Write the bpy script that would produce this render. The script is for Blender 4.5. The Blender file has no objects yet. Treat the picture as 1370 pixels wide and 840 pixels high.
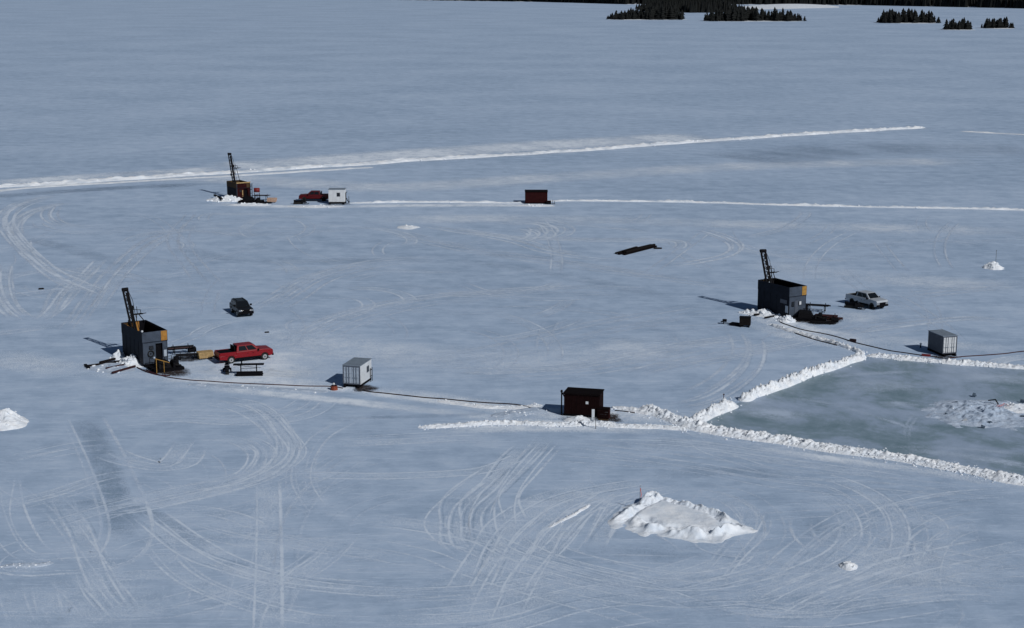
import bpy, math, random
import numpy as np
from mathutils import Matrix, Vector
R = math.radians
random.seed(7)
S = bpy.context.scene
COL = S.collection

# ------------------------------------------------------------------ camera, light
CAM_H = 43.0
FOC = 2200.0            # focal length in photo pixels (photo is 1370 wide)
PITCH = math.atan2(457.0, FOC)
cam = bpy.data.cameras.new('camera')
cam.sensor_width = 36.0
cam.lens = FOC / 1370.0 * 36.0
cam.clip_start = 1.0
cam.clip_end = 40000.0
cam_o = bpy.data.objects.new('camera', cam)
cam_o.location = (0, 0, CAM_H)
cam_o.rotation_euler = (math.pi / 2 - PITCH, 0, 0)
COL.objects.link(cam_o)
S.camera = cam_o
S.render.resolution_x, S.render.resolution_y = 1024, 628

SUN_EL = R(36.0)
SUN_AZ = R(-49.0)        # direction towards the sun, measured from +X towards +Y
sdir = Vector((math.cos(SUN_AZ) * math.cos(SUN_EL), math.sin(SUN_AZ) * math.cos(SUN_EL), math.sin(SUN_EL)))
w = bpy.data.worlds.new('World'); S.world = w; w.use_nodes = True
nt = w.node_tree
sky = nt.nodes.new('ShaderNodeTexSky'); sky.sky_type = 'NISHITA'; sky.sun_disc = False
sky.sun_elevation = SUN_EL
sky.sun_rotation = math.pi / 2 - SUN_AZ
sky.air_density = 1.0; sky.dust_density = 0.3; sky.ozone_density = 2.0
bg = nt.nodes['Background']; bg.inputs[1].default_value = 0.05
nt.links.new(sky.outputs[0], bg.inputs[0])
sl = bpy.data.lights.new('sun', 'SUN'); sl.energy = 5.0; sl.angle = R(0.53); sl.color = (1.0, 0.975, 0.945)
so = bpy.data.objects.new('sun', sl); COL.objects.link(so)
so.rotation_euler = sdir.to_track_quat('Z', 'Y').to_euler()
so.location = (60, 120, 80)
vs = S.view_settings
vs.view_transform = 'Standard'; vs.look = 'None'; vs.gamma = 1.0; vs.exposure = -0.86
S.cycles.transparent_max_bounces = 128
S.cycles.max_bounces = 4

# ------------------------------------------------------------------ helpers
def G(px, py, z=0.0):
    """survey point: where the sight line through a photo point meets the plane at height z"""
    x = (px - 685.0) / FOC; v = -(py - 420.0) / FOC
    ry = math.cos(PITCH) + v * math.sin(PITCH); rz = -math.sin(PITCH) + v * math.cos(PITCH)
    t = (CAM_H - z) / -rz
    return Vector((x * t, ry * t, z))

def tag(o, label=None, cat=None, group=None, kind=None):
    if label: o['label'] = label
    if cat: o['category'] = cat
    if group: o['group'] = group
    if kind: o['kind'] = kind
    return o

def empty(name, loc=(0, 0, 0), rz=0.0, label=None, cat=None, group=None):
    o = bpy.data.objects.new(name, None); COL.objects.link(o)
    o.location = loc; o.rotation_euler = (0, 0, rz); o.empty_display_size = 0.3
    return tag(o, label, cat, group)

class MB:
    def __init__(s): s.v = []; s.f = []; s.smooth = False
    def add(s, vs_, fs_):
        n = len(s.v); s.v += [tuple(p) for p in vs_]; s.f += [tuple(i + n for i in f) for f in fs_]; return s
    def box(s, c, d, rz=0.0, rx=0.0, ry=0.0):
        M = Matrix.Rotation(rz, 3, 'Z') @ Matrix.Rotation(ry, 3, 'Y') @ Matrix.Rotation(rx, 3, 'X')
        c = Vector(c); P = []
        for x in (-.5, .5):
            for y in (-.5, .5):
                for z in (-.5, .5):
                    P.append(c + M @ Vector((x * d[0], y * d[1], z * d[2])))
        return s.add(P, [(0, 1, 3, 2), (4, 6, 7, 5), (0, 4, 5, 1), (2, 3, 7, 6), (0, 2, 6, 4), (1, 5, 7, 3)])
    def bar(s, a, b, wd, ht=None):
        """rectangular bar from a to b"""
        a = Vector(a); b = Vector(b); ht = ht or wd
        d = (b - a).normalized(); up = Vector((0, 0, 1)) if abs(d.z) < .95 else Vector((0, 1, 0))
        x = d.cross(up).normalized(); y = x.cross(d)
        P = [p + x * (i * wd / 2) + y * (j * ht / 2) for p in (a, b) for i, j in ((-1, -1), (1, -1), (1, 1), (-1, 1))]
        return s.add(P, [(0, 1, 2, 3), (7, 6, 5, 4), (0, 4, 5, 1), (1, 5, 6, 2), (2, 6, 7, 3), (3, 7, 4, 0)])
    def cyl(s, a, b, r0, r1=None, n=10):
        a = Vector(a); b = Vector(b); r1 = r0 if r1 is None else r1
        d = (b - a).normalized(); up = Vector((0, 0, 1)) if abs(d.z) < .95 else Vector((0, 1, 0))
        x = d.cross(up).normalized(); y = x.cross(d)
        P = []
        for p, r in ((a, r0), (b, r1)):
            for i in range(n):
                t = 2 * math.pi * i / n; P.append(p + x * (r * math.cos(t)) + y * (r * math.sin(t)))
        F = [(i, (i + 1) % n, n + (i + 1) % n, n + i) for i in range(n)] + [tuple(range(n - 1, -1, -1)), tuple(range(n, 2 * n))]
        return s.add(P, F)
    def tube(s, pts, r, n=6):
        pts = [Vector(p) for p in pts]; P = []; m = len(pts)
        for k, p in enumerate(pts):
            d = (pts[min(k + 1, m - 1)] - pts[max(k - 1, 0)]).normalized()
            up = Vector((0, 0, 1)) if abs(d.z) < .95 else Vector((0, 1, 0))
            x = d.cross(up).normalized(); y = x.cross(d)
            for i in range(n):
                t = 2 * math.pi * i / n; P.append(p + x * (r * math.cos(t)) + y * (r * math.sin(t)))
        F = [(k * n + i, k * n + (i + 1) % n, (k + 1) * n + (i + 1) % n, (k + 1) * n + i) for k in range(m - 1) for i in range(n)]
        F += [tuple(range(n - 1, -1, -1)), tuple(range((m - 1) * n, m * n))]
        return s.add(P, F)
    def ball(s, c, r, n=8, m=6, sz=1.0):
        c = Vector(c); P = [c + Vector((0, 0, -r * sz))]
        for j in range(1, m):
            ph = -math.pi / 2 + math.pi * j / m
            for i in range(n):
                t = 2 * math.pi * i / n
                P.append(c + Vector((r * math.cos(ph) * math.cos(t), r * math.cos(ph) * math.sin(t), r * sz * math.sin(ph))))
        P.append(c + Vector((0, 0, r * sz)))
        F = [(0, 1 + (i + 1) % n, 1 + i) for i in range(n)]
        for j in range(m - 2):
            a = 1 + j * n
            F += [(a + i, a + (i + 1) % n, a + n + (i + 1) % n, a + n + i) for i in range(n)]
        a = 1 + (m - 2) * n; t = len(P) - 1
        F += [(a + i, a + (i + 1) % n, t) for i in range(n)]
        return s.add(P, F)
    def prism(s, prof, y0, y1, top=None):
        """side profile in x,z extruded along y; top = (profile for y1 side) same length"""
        n = len(prof)
        P = [(x, y0, z) for x, z in prof] + [(x, y1, z) for x, z in prof]
        F = [(i, (i + 1) % n, n + (i + 1) % n, n + i) for i in range(n)] + [tuple(range(n - 1, -1, -1)), tuple(range(n, 2 * n))]
        return s.add(P, F)
    def frustum(s, b, t):
        """b, t: lists of four corners (bottom, top) counter-clockwise from above"""
        return s.add(list(b) + list(t), [(3, 2, 1, 0), (4, 5, 6, 7)] + [(i, (i + 1) % 4, 4 + (i + 1) % 4, 4 + i) for i in range(4)])
    def panel(s, q, u0, u1, v0, v1, off=0.012, th=0.02):
        """thin plate lying on quad q (4 corners: bl, br, tr, tl seen from outside)"""
        q = [Vector(p) for p in q]
        nrm = (q[1] - q[0]).cross(q[3] - q[0]).normalized()
        def pt(u, v): return (q[0] * (1 - u) + q[1] * u) * (1 - v) + (q[3] * (1 - u) + q[2] * u) * v
        o = [pt(u0, v0), pt(u1, v0), pt(u1, v1), pt(u0, v1)]
        P = [p + nrm * (off - th) for p in o] + [p + nrm * off for p in o]
        return s.add(P, [(3, 2, 1, 0), (4, 5, 6, 7), (0, 1, 5, 4), (1, 2, 6, 5), (2, 3, 7, 6), (3, 0, 4, 7)])
    def build(s, name, mat, parent=None, smooth=False, loc=None, rz=None):
        me = bpy.data.meshes.new(name); me.from_pydata(s.v, [], s.f); me.update()
        import bmesh
        bm = bmesh.new(); bm.from_mesh(me); bmesh.ops.recalc_face_normals(bm, faces=bm.faces); bm.to_mesh(me); bm.free()
        if smooth: me.polygons.foreach_set('use_smooth', [True] * len(me.polygons))
        me.materials.append(mat)
        o = bpy.data.objects.new(name, me); COL.objects.link(o)
        if parent: o.parent = parent
        if loc is not None: o.location = loc
        if rz is not None: o.rotation_euler[2] = rz
        return o

def copy_tree(o, parent=None):
    c = o.copy(); COL.objects.link(c)
    if parent: c.parent = parent
    for ch in list(o.children): copy_tree(ch, c)
    return c

# value noise (numpy)
def _hash(i, j, seed):
    h = (i.astype(np.int64) * 374761393 + j.astype(np.int64) * 668265263 + seed * 1442695041) & 0xffffffff
    h = ((h ^ (h >> 13)) * 1274126177) & 0xffffffff
    return ((h ^ (h >> 16)) & 0xffff) / 65535.0
def vnoise(x, y, seed=0):
    i = np.floor(x); j = np.floor(y); u = x - i; v = y - j
    u = u * u * (3 - 2 * u); v = v * v * (3 - 2 * v)
    a = _hash(i, j, seed); b = _hash(i + 1, j, seed); c = _hash(i, j + 1, seed); d = _hash(i + 1, j + 1, seed)
    return (a * (1 - u) + b * u) * (1 - v) + (c * (1 - u) + d * u) * v
def fbm(x, y, seed=0, octv=4):
    s = 0; a = .5
    for k in range(octv):
        s = s + a * vnoise(x * 2 ** k, y * 2 ** k, seed + 17 * k); a *= .5
    return s / (1 - .5 ** octv)

def grid_mesh(name, X, Y, Z, mat, smooth=True):
    n, m = X.shape
    v = np.stack([X, Y, Z], -1).reshape(-1, 3)
    idx = np.arange(n * m).reshape(n, m)
    f = np.stack([idx[:-1, :-1], idx[1:, :-1], idx[1:, 1:], idx[:-1, 1:]], -1).reshape(-1, 4)
    me = bpy.data.meshes.new(name); me.from_pydata(v.tolist(), [], f.tolist()); me.update()
    # make faces look up
    if me.polygons[0].normal.z < 0: me.flip_normals()
    if smooth: me.polygons.foreach_set('use_smooth', [True] * len(me.polygons))
    me.materials.append(mat)
    o = bpy.data.objects.new(name, me); COL.objects.link(o)
    return o

def catmull(P, step):
    P = [Vector(p) for p in P]
    if len(P) < 3: P = [P[0], (P[0] + P[-1]) / 2, P[-1]]
    Q = [P[0] * 2 - P[1]] + P + [P[-1] * 2 - P[-2]]
    out = []
    for k in range(1, len(Q) - 2):
        p0, p1, p2, p3 = Q[k - 1:k + 3]
        n = max(2, int((p2 - p1).length / step))
        for i in range(n):
            t = i / n
            out.append(.5 * ((2 * p1) + (p2 - p0) * t + (2 * p0 - 5 * p1 + 4 * p2 - p3) * t * t + (3 * p1 - p0 - 3 * p2 + p3) * t ** 3))
    out.append(P[-1]); return out

# ------------------------------------------------------------------ materials
def nodes_of(m):
    m.use_nodes = True; t = m.node_tree; return t, t.nodes['Principled BSDF'], t.links
def N(t, typ, **kw):
    n = t.nodes.new(typ)
    for k, v in kw.items():
        if k in n.inputs.keys(): n.inputs[k].default_value = v
        else: setattr(n, k, v)
    return n
def mat(name, col, rough=.6, metal=0.0, var=.25, scale=3.0, bump=0.0, spec=.3, coat=0.0):
    m = bpy.data.materials.new(name); t, b, L = nodes_of(m)
    tc = N(t, 'ShaderNodeTexCoord')
    no = N(t, 'ShaderNodeTexNoise', Scale=scale, Detail=5.0, Roughness=.62)
    L.new(tc.outputs['Object'], no.inputs['Vector'])
    ra = N(t, 'ShaderNodeValToRGB')
    ra.color_ramp.elements[0].position = .3; ra.color_ramp.elements[1].position = .7
    ra.color_ramp.elements[0].color = (*[c * (1 - var) for c in col], 1)
    ra.color_ramp.elements[1].color = (*[min(1, c * (1 + var)) for c in col], 1)
    L.new(no.outputs['Fac'], ra.inputs['Fac']); L.new(ra.outputs['Color'], b.inputs['Base Color'])
    b.inputs['Roughness'].default_value = rough; b.inputs['Metallic'].default_value = metal
    b.inputs['Specular IOR Level'].default_value = spec
    if coat: b.inputs['Coat Weight'].default_value = coat; b.inputs['Coat Roughness'].default_value = .08
    if bump:
        bp = N(t, 'ShaderNodeBump', Strength=bump, Distance=.02); L.new(no.outputs['Fac'], bp.inputs['Height']); L.new(bp.outputs['Normal'], b.inputs['Normal'])
    return m

M = {}
M['steel_grey'] = mat('grey painted steel', (.075, .090, .12), .55, 0, .2, 1.2, .1)
M['steel_grey2'] = mat('grey painted plywood', (.054, .070, .098), .7, 0, .25, 1.5, .1, .12)
M['steel_shaded'] = mat('grey steel with wall shade in it', (.012, .0155, .025), .7, 0, .25, 1.3, .1, .12)  # shade of the rig side walls is put into this darker colour
M['plywood'] = mat('weathered plywood', (.36, .17, .035), .75, 0, .25, 2.5, .1)
M['plywood_dk'] = mat('old brown plywood', (.055, .032, .014), .8, 0, .35, 2.0, .1)
M['timber'] = mat('tan sawn timber', (.38, .26, .12), .8, 0, .3, 4.0, .2)
M['timber_dk'] = mat('dark wet timber', (.010, .008, .008), .85, 0, .4, 4.0, .2, .1)
M['black'] = mat('grimy black machinery', (.004, .004, .006), .75, 0, .4, 4.0, .2, .08)
M['machine'] = mat('oily dark machine', (.0055, .0055, .0075), .7, .0, .5, 5.0, .2, .10)
M['rubber'] = mat('black rubber', (.012, .012, .012), .85, 0, .3, 6.0)
M['glass'] = mat('dark tinted glass', (.008, .010, .013), .08, 0, .1, 1.0, 0, .5)
M['red_paint'] = mat('bright red car paint', (.20, .0045, .010), .4, 0, .08, 1.5, 0, .25, .15)
M['red_paint2'] = mat('dark red car paint', (.075, .003, .006), .45, 0, .15, 1.5, 0, .2, .1)
M['white_paint'] = mat('dusty white car paint', (.44, .48, .53), .35, 0, .1, 1.5, 0, .5, .5)
M['dark_paint'] = mat('dark grey car paint', (.010, .011, .014), .4, .0, .15, 1.5, 0, .25, .15)
M['chrome'] = mat('bright metal', (.55, .56, .58), .3, .9, .1, 3)
M['alloy'] = mat('grey wheel rim', (.42, .42, .43), .4, .6, .15, 5)
M['lamp'] = mat('clear lamp lens', (.22, .24, .27), .15, 0, .1, 4, 0, .6)
M['tail'] = mat('red lamp lens', (.30, .01, .01), .25, 0, .1, 4)
M['white_steel'] = mat('white painted corrugated steel', (.60, .63, .66), .5, 0, .1, 1.2, .05)
M['offwhite'] = mat('dull white door paint', (.38, .44, .52), .55, 0, .12, 2, .05)
M['roof_grey'] = mat('grey metal roof sheet', (.20, .245, .30), .55, .1, .15, 1.5, .05)
M['cont_grey'] = mat('grey container paint', (.085, .10, .13), .55, 0, .15, 1.2, .05)
M['brown'] = mat('dark brown shed boards', (.009, .0032, .0035), .85, 0, .3, 2.0, .2, .06)
M['brown_red'] = mat('red brown shed boards', (.026, .0055, .006), .85, 0, .3, 2.0, .2, .08)
M['brown_trim'] = mat('black brown trim', (.0055, .0035, .004), .8, 0, .3, 2, 0, .06)
M['hose'] = mat('rusty red hose', (.045, .010, .013), .7, 0, .5, 1.5)
M['hose_dk'] = mat('dark hose', (.018, .008, .010), .7, 0, .5, 1.5)
M['yellow'] = mat('yellow painted rail', (.36, .20, .045), .55, 0, .25, 4)
M['orange'] = mat('orange plastic', (.20, .045, .022), .5, 0, .3, 4)
M['white_plain'] = mat('white board', (.58, .61, .64), .6, 0, .06, 4)
M['fluor'] = mat('fluorescent ribbon', (.58, .20, .20), .6, 0, .1, 4)
M['grey_pole'] = mat('grey weathered pole', (.12, .12, .125), .6, 0, .2, 4)
M['red_dull'] = mat('dull red paint', (.17, .018, .018), .55, 0, .3, 3)
M['pinkwood'] = mat('pale pinkish lumber', (.48, .33, .25), .75, 0, .25, 4, .1)
M['pipe'] = mat('dark steel pipe', (.007, .007, .0095), .7, .0, .4, 5, 0, .1)
M['pipe_red'] = mat('rusty red pipe', (.036, .010, .011), .6, .0, .4, 5)
M['needle'] = mat('dark spruce needles', (.0045, .006, .006), .9, 0, .45, .6)
M['bark'] = mat('dark bark', (.03, .024, .02), .9, 0, .3, 2)

def snow_mat(name, c0, c1, scale=1.2, bump=.65, dist=.13):
    m = bpy.data.materials.new(name); t, b, L = nodes_of(m)
    geo = N(t, 'ShaderNodeNewGeometry')
    a = N(t, 'ShaderNodeTexNoise', Scale=scale, Detail=6.0, Roughness=.65); L.new(geo.outputs['Position'], a.inputs['Vector'])
    ra = N(t, 'ShaderNodeValToRGB'); ra.color_ramp.elements[0].position = .3; ra.color_ramp.elements[1].position = .65
    ra.color_ramp.elements[0].color = (*c0, 1); ra.color_ramp.elements[1].color = (*c1, 1)
    L.new(a.outputs['Fac'], ra.inputs['Fac']); L.new(ra.outputs['Color'], b.inputs['Base Color'])
    b.inputs['Roughness'].default_value = .85; b.inputs['Specular IOR Level'].default_value = .15
    n2 = N(t, 'ShaderNodeTexNoise', Scale=3.6, Detail=6.0, Roughness=.7); L.new(geo.outputs['Position'], n2.inputs['Vector'])
    bp = N(t, 'ShaderNodeBump', Strength=bump, Distance=dist); L.new(n2.outputs['Fac'], bp.inputs['Height']); L.new(bp.outputs['Normal'], b.inputs['Normal'])
    return m
M['snow_bank'] = snow_mat('loose piled snow', (.66, .73, .82), (.90, .93, .965))
M['snow_far'] = snow_mat('far piled snow', (.56, .64, .74), (.88, .915, .955), .35, .4, .3)
M['snow_mid'] = snow_mat('windblown mound snow', (.62, .705, .815), (.85, .895, .95), .8, .5)
M['snow_dull'] = snow_mat('greyish old piled snow', (.33, .425, .56), (.55, .635, .755))

def ground_mat():
    m = bpy.data.materials.new('wind packed snow over lake ice'); t, b, L = nodes_of(m)
    geo = N(t, 'ShaderNodeNewGeometry')
    def noise(sx, sy, rot, detail=4.0, rough=.55, off=0.0):
        mp = N(t, 'ShaderNodeMapping'); mp.inputs['Scale'].default_value = (sx, sy, 1); mp.inputs['Rotation'].default_value = (0, 0, rot); mp.inputs['Location'].default_value = (off, off * .7, 0)
        mp.vector_type = 'POINT'
        L.new(geo.outputs['Position'], mp.inputs['Vector'])
        n = N(t, 'ShaderNodeTexNoise', Scale=1.0, Detail=detail, Roughness=rough); L.new(mp.outputs['Vector'], n.inputs['Vector']); return n.outputs['Fac']
    def math_(op, a, bb, c=None):
        n = N(t, 'ShaderNodeMath', operation=op)
        for i, q in enumerate((a, bb, c)):
            if q is None: continue
            if isinstance(q, (int, float)): n.inputs[i].default_value = q
            else: L.new(q, n.inputs[i])
        return n.outputs[0]
    def mr(v, a, bb, c=0.0, d=1.0):
        n = N(t, 'ShaderNodeMapRange'); n.interpolation_type = 'SMOOTHSTEP'
        L.new(v, n.inputs[0]); n.inputs[1].default_value = a; n.inputs[2].default_value = bb; n.inputs[3].default_value = c; n.inputs[4].default_value = d; return n.outputs[0]
    sep = N(t, 'ShaderNodeSeparateXYZ'); L.new(geo.outputs['Position'], sep.inputs[0])
    # how much the surface has been driven on: the drill site, not the open lake
    edge = math_('ADD', sep.outputs[1], math_('MULTIPLY', noise(.012, .02, .2), 90.0))
    worked = mr(edge, 330, 430, 1.0, 0.0)
    big = noise(.018, .022, .3, 5, .55)
    mid = noise(.30, .24, .9, 6, .68)
    # wind streaks and scrape marks: long thin noise in several directions
    st1 = noise(.30, .9, .32, 5, .7)
    st2 = noise(.22, 1.5, -.75, 5, .7, 31)
    st3 = noise(.22, 1.7, 1.05, 5, .7, 57)
    st4 = noise(.22, 1.6, 1.9, 5, .7, 91)
    fine = noise(2.2, 3.0, .3, 6, .78)
    scr = math_('ADD', math_('ADD', mr(st2, .52, .72), mr(st3, .54, .74)), mr(st4, .54, .74))
    scr = math_('MULTIPLY', scr, worked)
    far = math_('MULTIPLY', mr(noise(.10, .30, .05, 6, .7, 13), .35, .7), .26)
    v = math_('ADD', math_('MULTIPLY', mr(big, .3, .7), .24), math_('MULTIPLY', mr(mid, .3, .7), .30))
    v = math_('ADD', v, math_('MULTIPLY', mr(st1, .35, .7), .10))
    v = math_('ADD', v, math_('MULTIPLY', scr, .30))
    v = math_('ADD', v, math_('MULTIPLY', fine, .36))
    v = math_('ADD', v, far)
    ra = N(t, 'ShaderNodeValToRGB'); e = ra.color_ramp.elements
    e[0].position = .15; e[0].color = (.30, .41, .565, 1); e[1].position = 1.15 / 1.2; e[1].color = (.59, .70, .855, 1)
    k = e.new(.5); k.color = (.43, .55, .72, 1)
    L.new(math_('MULTIPLY_ADD', v, .84, -.07), ra.inputs['Fac'])
    L.new(ra.outputs['Color'], b.inputs['Base Color'])
    b.inputs['Roughness'].default_value = .75; b.inputs['Specular IOR Level'].default_value = .2
    h = math_('ADD', math_('MULTIPLY', fine, .35), math_('ADD', math_('MULTIPLY', mid, 1.0), math_('MULTIPLY', st1, .5)))
    h = math_('ADD', h, math_('MULTIPLY', scr, .25))
    bp = N(t, 'ShaderNodeBump', Strength=.5, Distance=.12); L.new(h, bp.inputs['Height']); L.new(bp.outputs['Normal'], b.inputs['Normal'])
    return m
M['ground'] = ground_mat()

def ice_mat():
    m = bpy.data.materials.new('flooded green lake ice'); t, b, L = nodes_of(m)
    geo = N(t, 'ShaderNodeNewGeometry')
    mp = N(t, 'ShaderNodeMapping'); mp.inputs['Scale'].default_value = (.13, .11, 1); mp.inputs['Rotation'].default_value = (0, 0, .5); L.new(geo.outputs['Position'], mp.inputs['Vector'])
    a = N(t, 'ShaderNodeTexNoise', Scale=1.0, Detail=9.0, Roughness=.72, Distortion=.25); L.new(mp.outputs['Vector'], a.inputs['Vector'])
    ra = N(t, 'ShaderNodeValToRGB'); e = ra.color_ramp.elements
    e[0].position = .36; e[0].color = (.165, .250, .300, 1); e[1].position = .66; e[1].color = (.40, .50, .66, 1)
    k = e.new(.46); k.color = (.235, .325, .400, 1); k = e.new(.53); k.color = (.31, .405, .53, 1)
    L.new(a.outputs['Fac'], ra.inputs['Fac']); L.new(ra.outputs['Color'], b.inputs['Base Color'])
    b.inputs['Roughness'].default_value = .42; b.inputs['Specular IOR Level'].default_value = .35
    f = N(t, 'ShaderNodeTexNoise', Scale=1.3, Detail=5.0, Roughness=.6); L.new(geo.outputs['Position'], f.inputs['Vector'])
    bp = N(t, 'ShaderNodeBump', Strength=.25, Distance=.06); L.new(f.outputs['Fac'], bp.inputs['Height']); L.new(bp.outputs['Normal'], b.inputs['Normal'])
    return m
M['ice'] = ice_mat()

def track_mat(name, col, n0=.35, n1=.62, scale=1.1):
    """thin layer of loose snow thrown up by tyres; coverage comes from the mesh attribute 'cover' broken up by noise"""
    m = bpy.data.materials.new(name); t, b, L = nodes_of(m)
    out = t.nodes['Material Output']
    at = N(t, 'ShaderNodeAttribute', attribute_name='cover')
    geo = N(t, 'ShaderNodeNewGeometry')
    no = N(t, 'ShaderNodeTexNoise', Scale=scale, Detail=5.0, Roughness=.7); L.new(geo.outputs['Position'], no.inputs['Vector'])
    mr = N(t, 'ShaderNodeMapRange'); L.new(no.outputs['Fac'], mr.inputs[0]); mr.inputs[1].default_value = n0; mr.inputs[2].default_value = n1; mr.inputs[3].default_value = .40; mr.inputs[4].default_value = 1.5
    mu = N(t, 'ShaderNodeMath', operation='MULTIPLY'); L.new(at.outputs['Fac'], mu.inputs[0]); L.new(mr.outputs[0], mu.inputs[1])
    # crumbs: fully there or fully absent, more of them where the coverage is higher
    cr = N(t, 'ShaderNodeTexWhiteNoise'); cr.noise_dimensions = '3D'
    sn = N(t, 'ShaderNodeVectorMath', operation='SNAP'); sn.inputs[1].default_value = (.035, .035, 10.0); L.new(geo.outputs['Position'], sn.inputs[0]); L.new(sn.outputs[0], cr.inputs['Vector'])
    gt = N(t, 'ShaderNodeMath', operation='LESS_THAN'); L.new(cr.outputs['Value'], gt.inputs[0]); L.new(mu.outputs[0], gt.inputs[1])
    mu = gt
    tr = N(t, 'ShaderNodeBsdfTransparent'); mx = N(t, 'ShaderNodeMixShader')
    L.new(mu.outputs[0], mx.inputs[0]); L.new(tr.outputs[0], mx.inputs[1]); L.new(b.outputs[0], mx.inputs[2]); L.new(mx.outputs[0], out.inputs['Surface'])
    b.inputs['Base Color'].default_value = (*col, 1); b.inputs['Roughness'].default_value = .85; b.inputs['Specular IOR Level'].default_value = .15
    return m
M['track'] = track_mat('packed tyre track snow', (.645, .745, .875))
M['rut'] = track_mat('dark icy rut', (.26, .36, .49), .4, .7, .7)
M['drift'] = track_mat('thin drifted snow', (.76, .84, .94), .36, .66, .4)
M['frost'] = track_mat('grey frost on ice', (.44, .54, .68), .36, .62, .5)
M['oil'] = track_mat('oily trampled snow cover', (.040, .033, .034), .30, .62, 1.4)

# ------------------------------------------------------------------ ground
gb = MB(); gb.add([(-9000, -400, 0), (9000, -400, 0), (9000, 16000, 0), (-9000, 16000, 0)], [(0, 1, 2, 3)])
tag(gb.build('snow_field', M['ground']), 'wide snow covered frozen lake', None, kind='structure')
# flooded ice pad, run on past the right edge of the frame
def along(a, b, x):            # extend a photo line to photo x
    t = (x - a[0]) / (b[0] - a[0]); return (x, a[1] + (b[1] - a[1]) * t)
icepts = [G(931, 566, .02), G(957, 551, .02), G(992, 537, .02), G(1157, 476, .02), G(1240, 481, .02), G(1370, 491, .02), G(*along((1240, 481), (1370, 491), 1640), .02),
          G(*along((1100, 598), (1370, 645), 1640), .02), G(1370, 645, .02), G(1230, 619, .02), G(1100, 597, .02), G(1000, 580, .02)]
ib = MB(); ib.add(icepts, [tuple(range(len(icepts)))])
tag(ib.build('ice_pad', M['ice']), 'greenish flooded ice pad', None, kind='structure')

# ------------------------------------------------------------------ snow banks and piles
CL = MB()            # loose clods of snow, joined (stuff)
rng = np.random.default_rng(11)
def clod(x, y, z, r):
    n = 6; P = []; q = rng.uniform(.65, 1.15, 14)
    P.append((x, y, z - r * .5))
    for k, ph in enumerate((-.35, .45)):
        for i in range(n):
            t = 2 * math.pi * (i + .5 * k) / n; rr = r * q[k * n + i]
            P.append((x + rr * math.cos(t) * math.cos(ph), y + rr * math.sin(t) * math.cos(ph), z + rr * .75 * math.sin(ph)))
    P.append((x, y, z + r * .75 * q[12]))
    F = [(0, 1 + (i + 1) % n, 1 + i) for i in range(n)]
    F += [(1 + i, 1 + (i + 1) % n, 7 + i) for i in range(n)] + [(1 + (i + 1) % n, 7 + (i + 1) % n, 7 + i) for i in range(n)]
    F += [(7 + i, 7 + (i + 1) % n, 13) for i in range(n)]
    CL.add(P, F)

SK = []
def bank(name, pix, width, height, step=.3, seed=1, m=14, rough=1.0, mt='snow_bank', clods=0.0, taper=2.0, label=None, gaps=0.0, csize=.16, wvar=.4):
    SK.append((pix, width))
    P = catmull([G(*p) for p in pix], step)
    n = len(P); P = np.array([p[:] for p in P])
    T = np.gradient(P[:, :2], axis=0); T /= np.linalg.norm(T, axis=1)[:, None] + 1e-9
    Nn = np.stack([-T[:, 1], T[:, 0]], 1)
    s = np.concatenate([[0], np.cumsum(np.linalg.norm(np.diff(P[:, :2], axis=0), axis=1))])
    t = np.linspace(-1, 1, m)
    Sg, Tg = np.meshgrid(s, t, indexing='ij')
    wl = width / 2 * (1 - wvar / 2 + wvar * vnoise(s / (width * 1.3), s * 0, seed + 3))
    env = np.clip(np.minimum(s, s[-1] - s) / taper, 0, 1) ** .6
    sh = (vnoise(s / (2.2 * width), s * 0 + 9, seed + 5) - .5) * width * .3
    off = Tg * wl[:, None] * env[:, None] ** .5 + sh[:, None]
    X = P[:, 0][:, None] + Nn[:, 0][:, None] * off; Y = P[:, 1][:, None] + Nn[:, 1][:, None] * off
    prof = np.clip(1 - np.abs(Tg) ** 1.7, 0, 1)
    k = 1 / max(.25, width * .28)
    nz = .45 * fbm(X * k, Y * k, seed, 4) + .55 * fbm(X * k * 3.6, Y * k * 3.6, seed + 40, 3); nz = .5 + (nz - .5) * 1.5; big = vnoise(s / (width * 2.5), s * 0 + 4, seed + 8)
    amp = (.55 + .7 * big)
    if gaps: amp = amp * np.clip((vnoise(s / 6, s * 0 + 2, seed + 21) - gaps) * 5, .05, 1)
    Z = height * prof * amp[:, None] * env[:, None] * (.35 + 1.3 * rough * (nz - .25).clip(0)) - .03 * (prof < .02)
    Z = np.maximum(Z, -.03)
    o = grid_mesh(name, X, Y, Z, M[mt])
    tag(o, label, None, kind='structure')
    if clods:
        for q in range(int(s[-1] * clods * 1.8)):
            i = rng.integers(0, n - 1); o_ = rng.normal(0, .5) * width * .6
            r = csize * (.35 + .8 * rng.random() ** 2.2)
            zz = height * max(0, 1 - abs(o_ / (width / 2)) ** 1.7) * .45 * env[i]
            clod(P[i, 0] + Nn[i, 0] * o_, P[i, 1] + Nn[i, 1] * o_, zz + r * .12, r)
    return o

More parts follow.
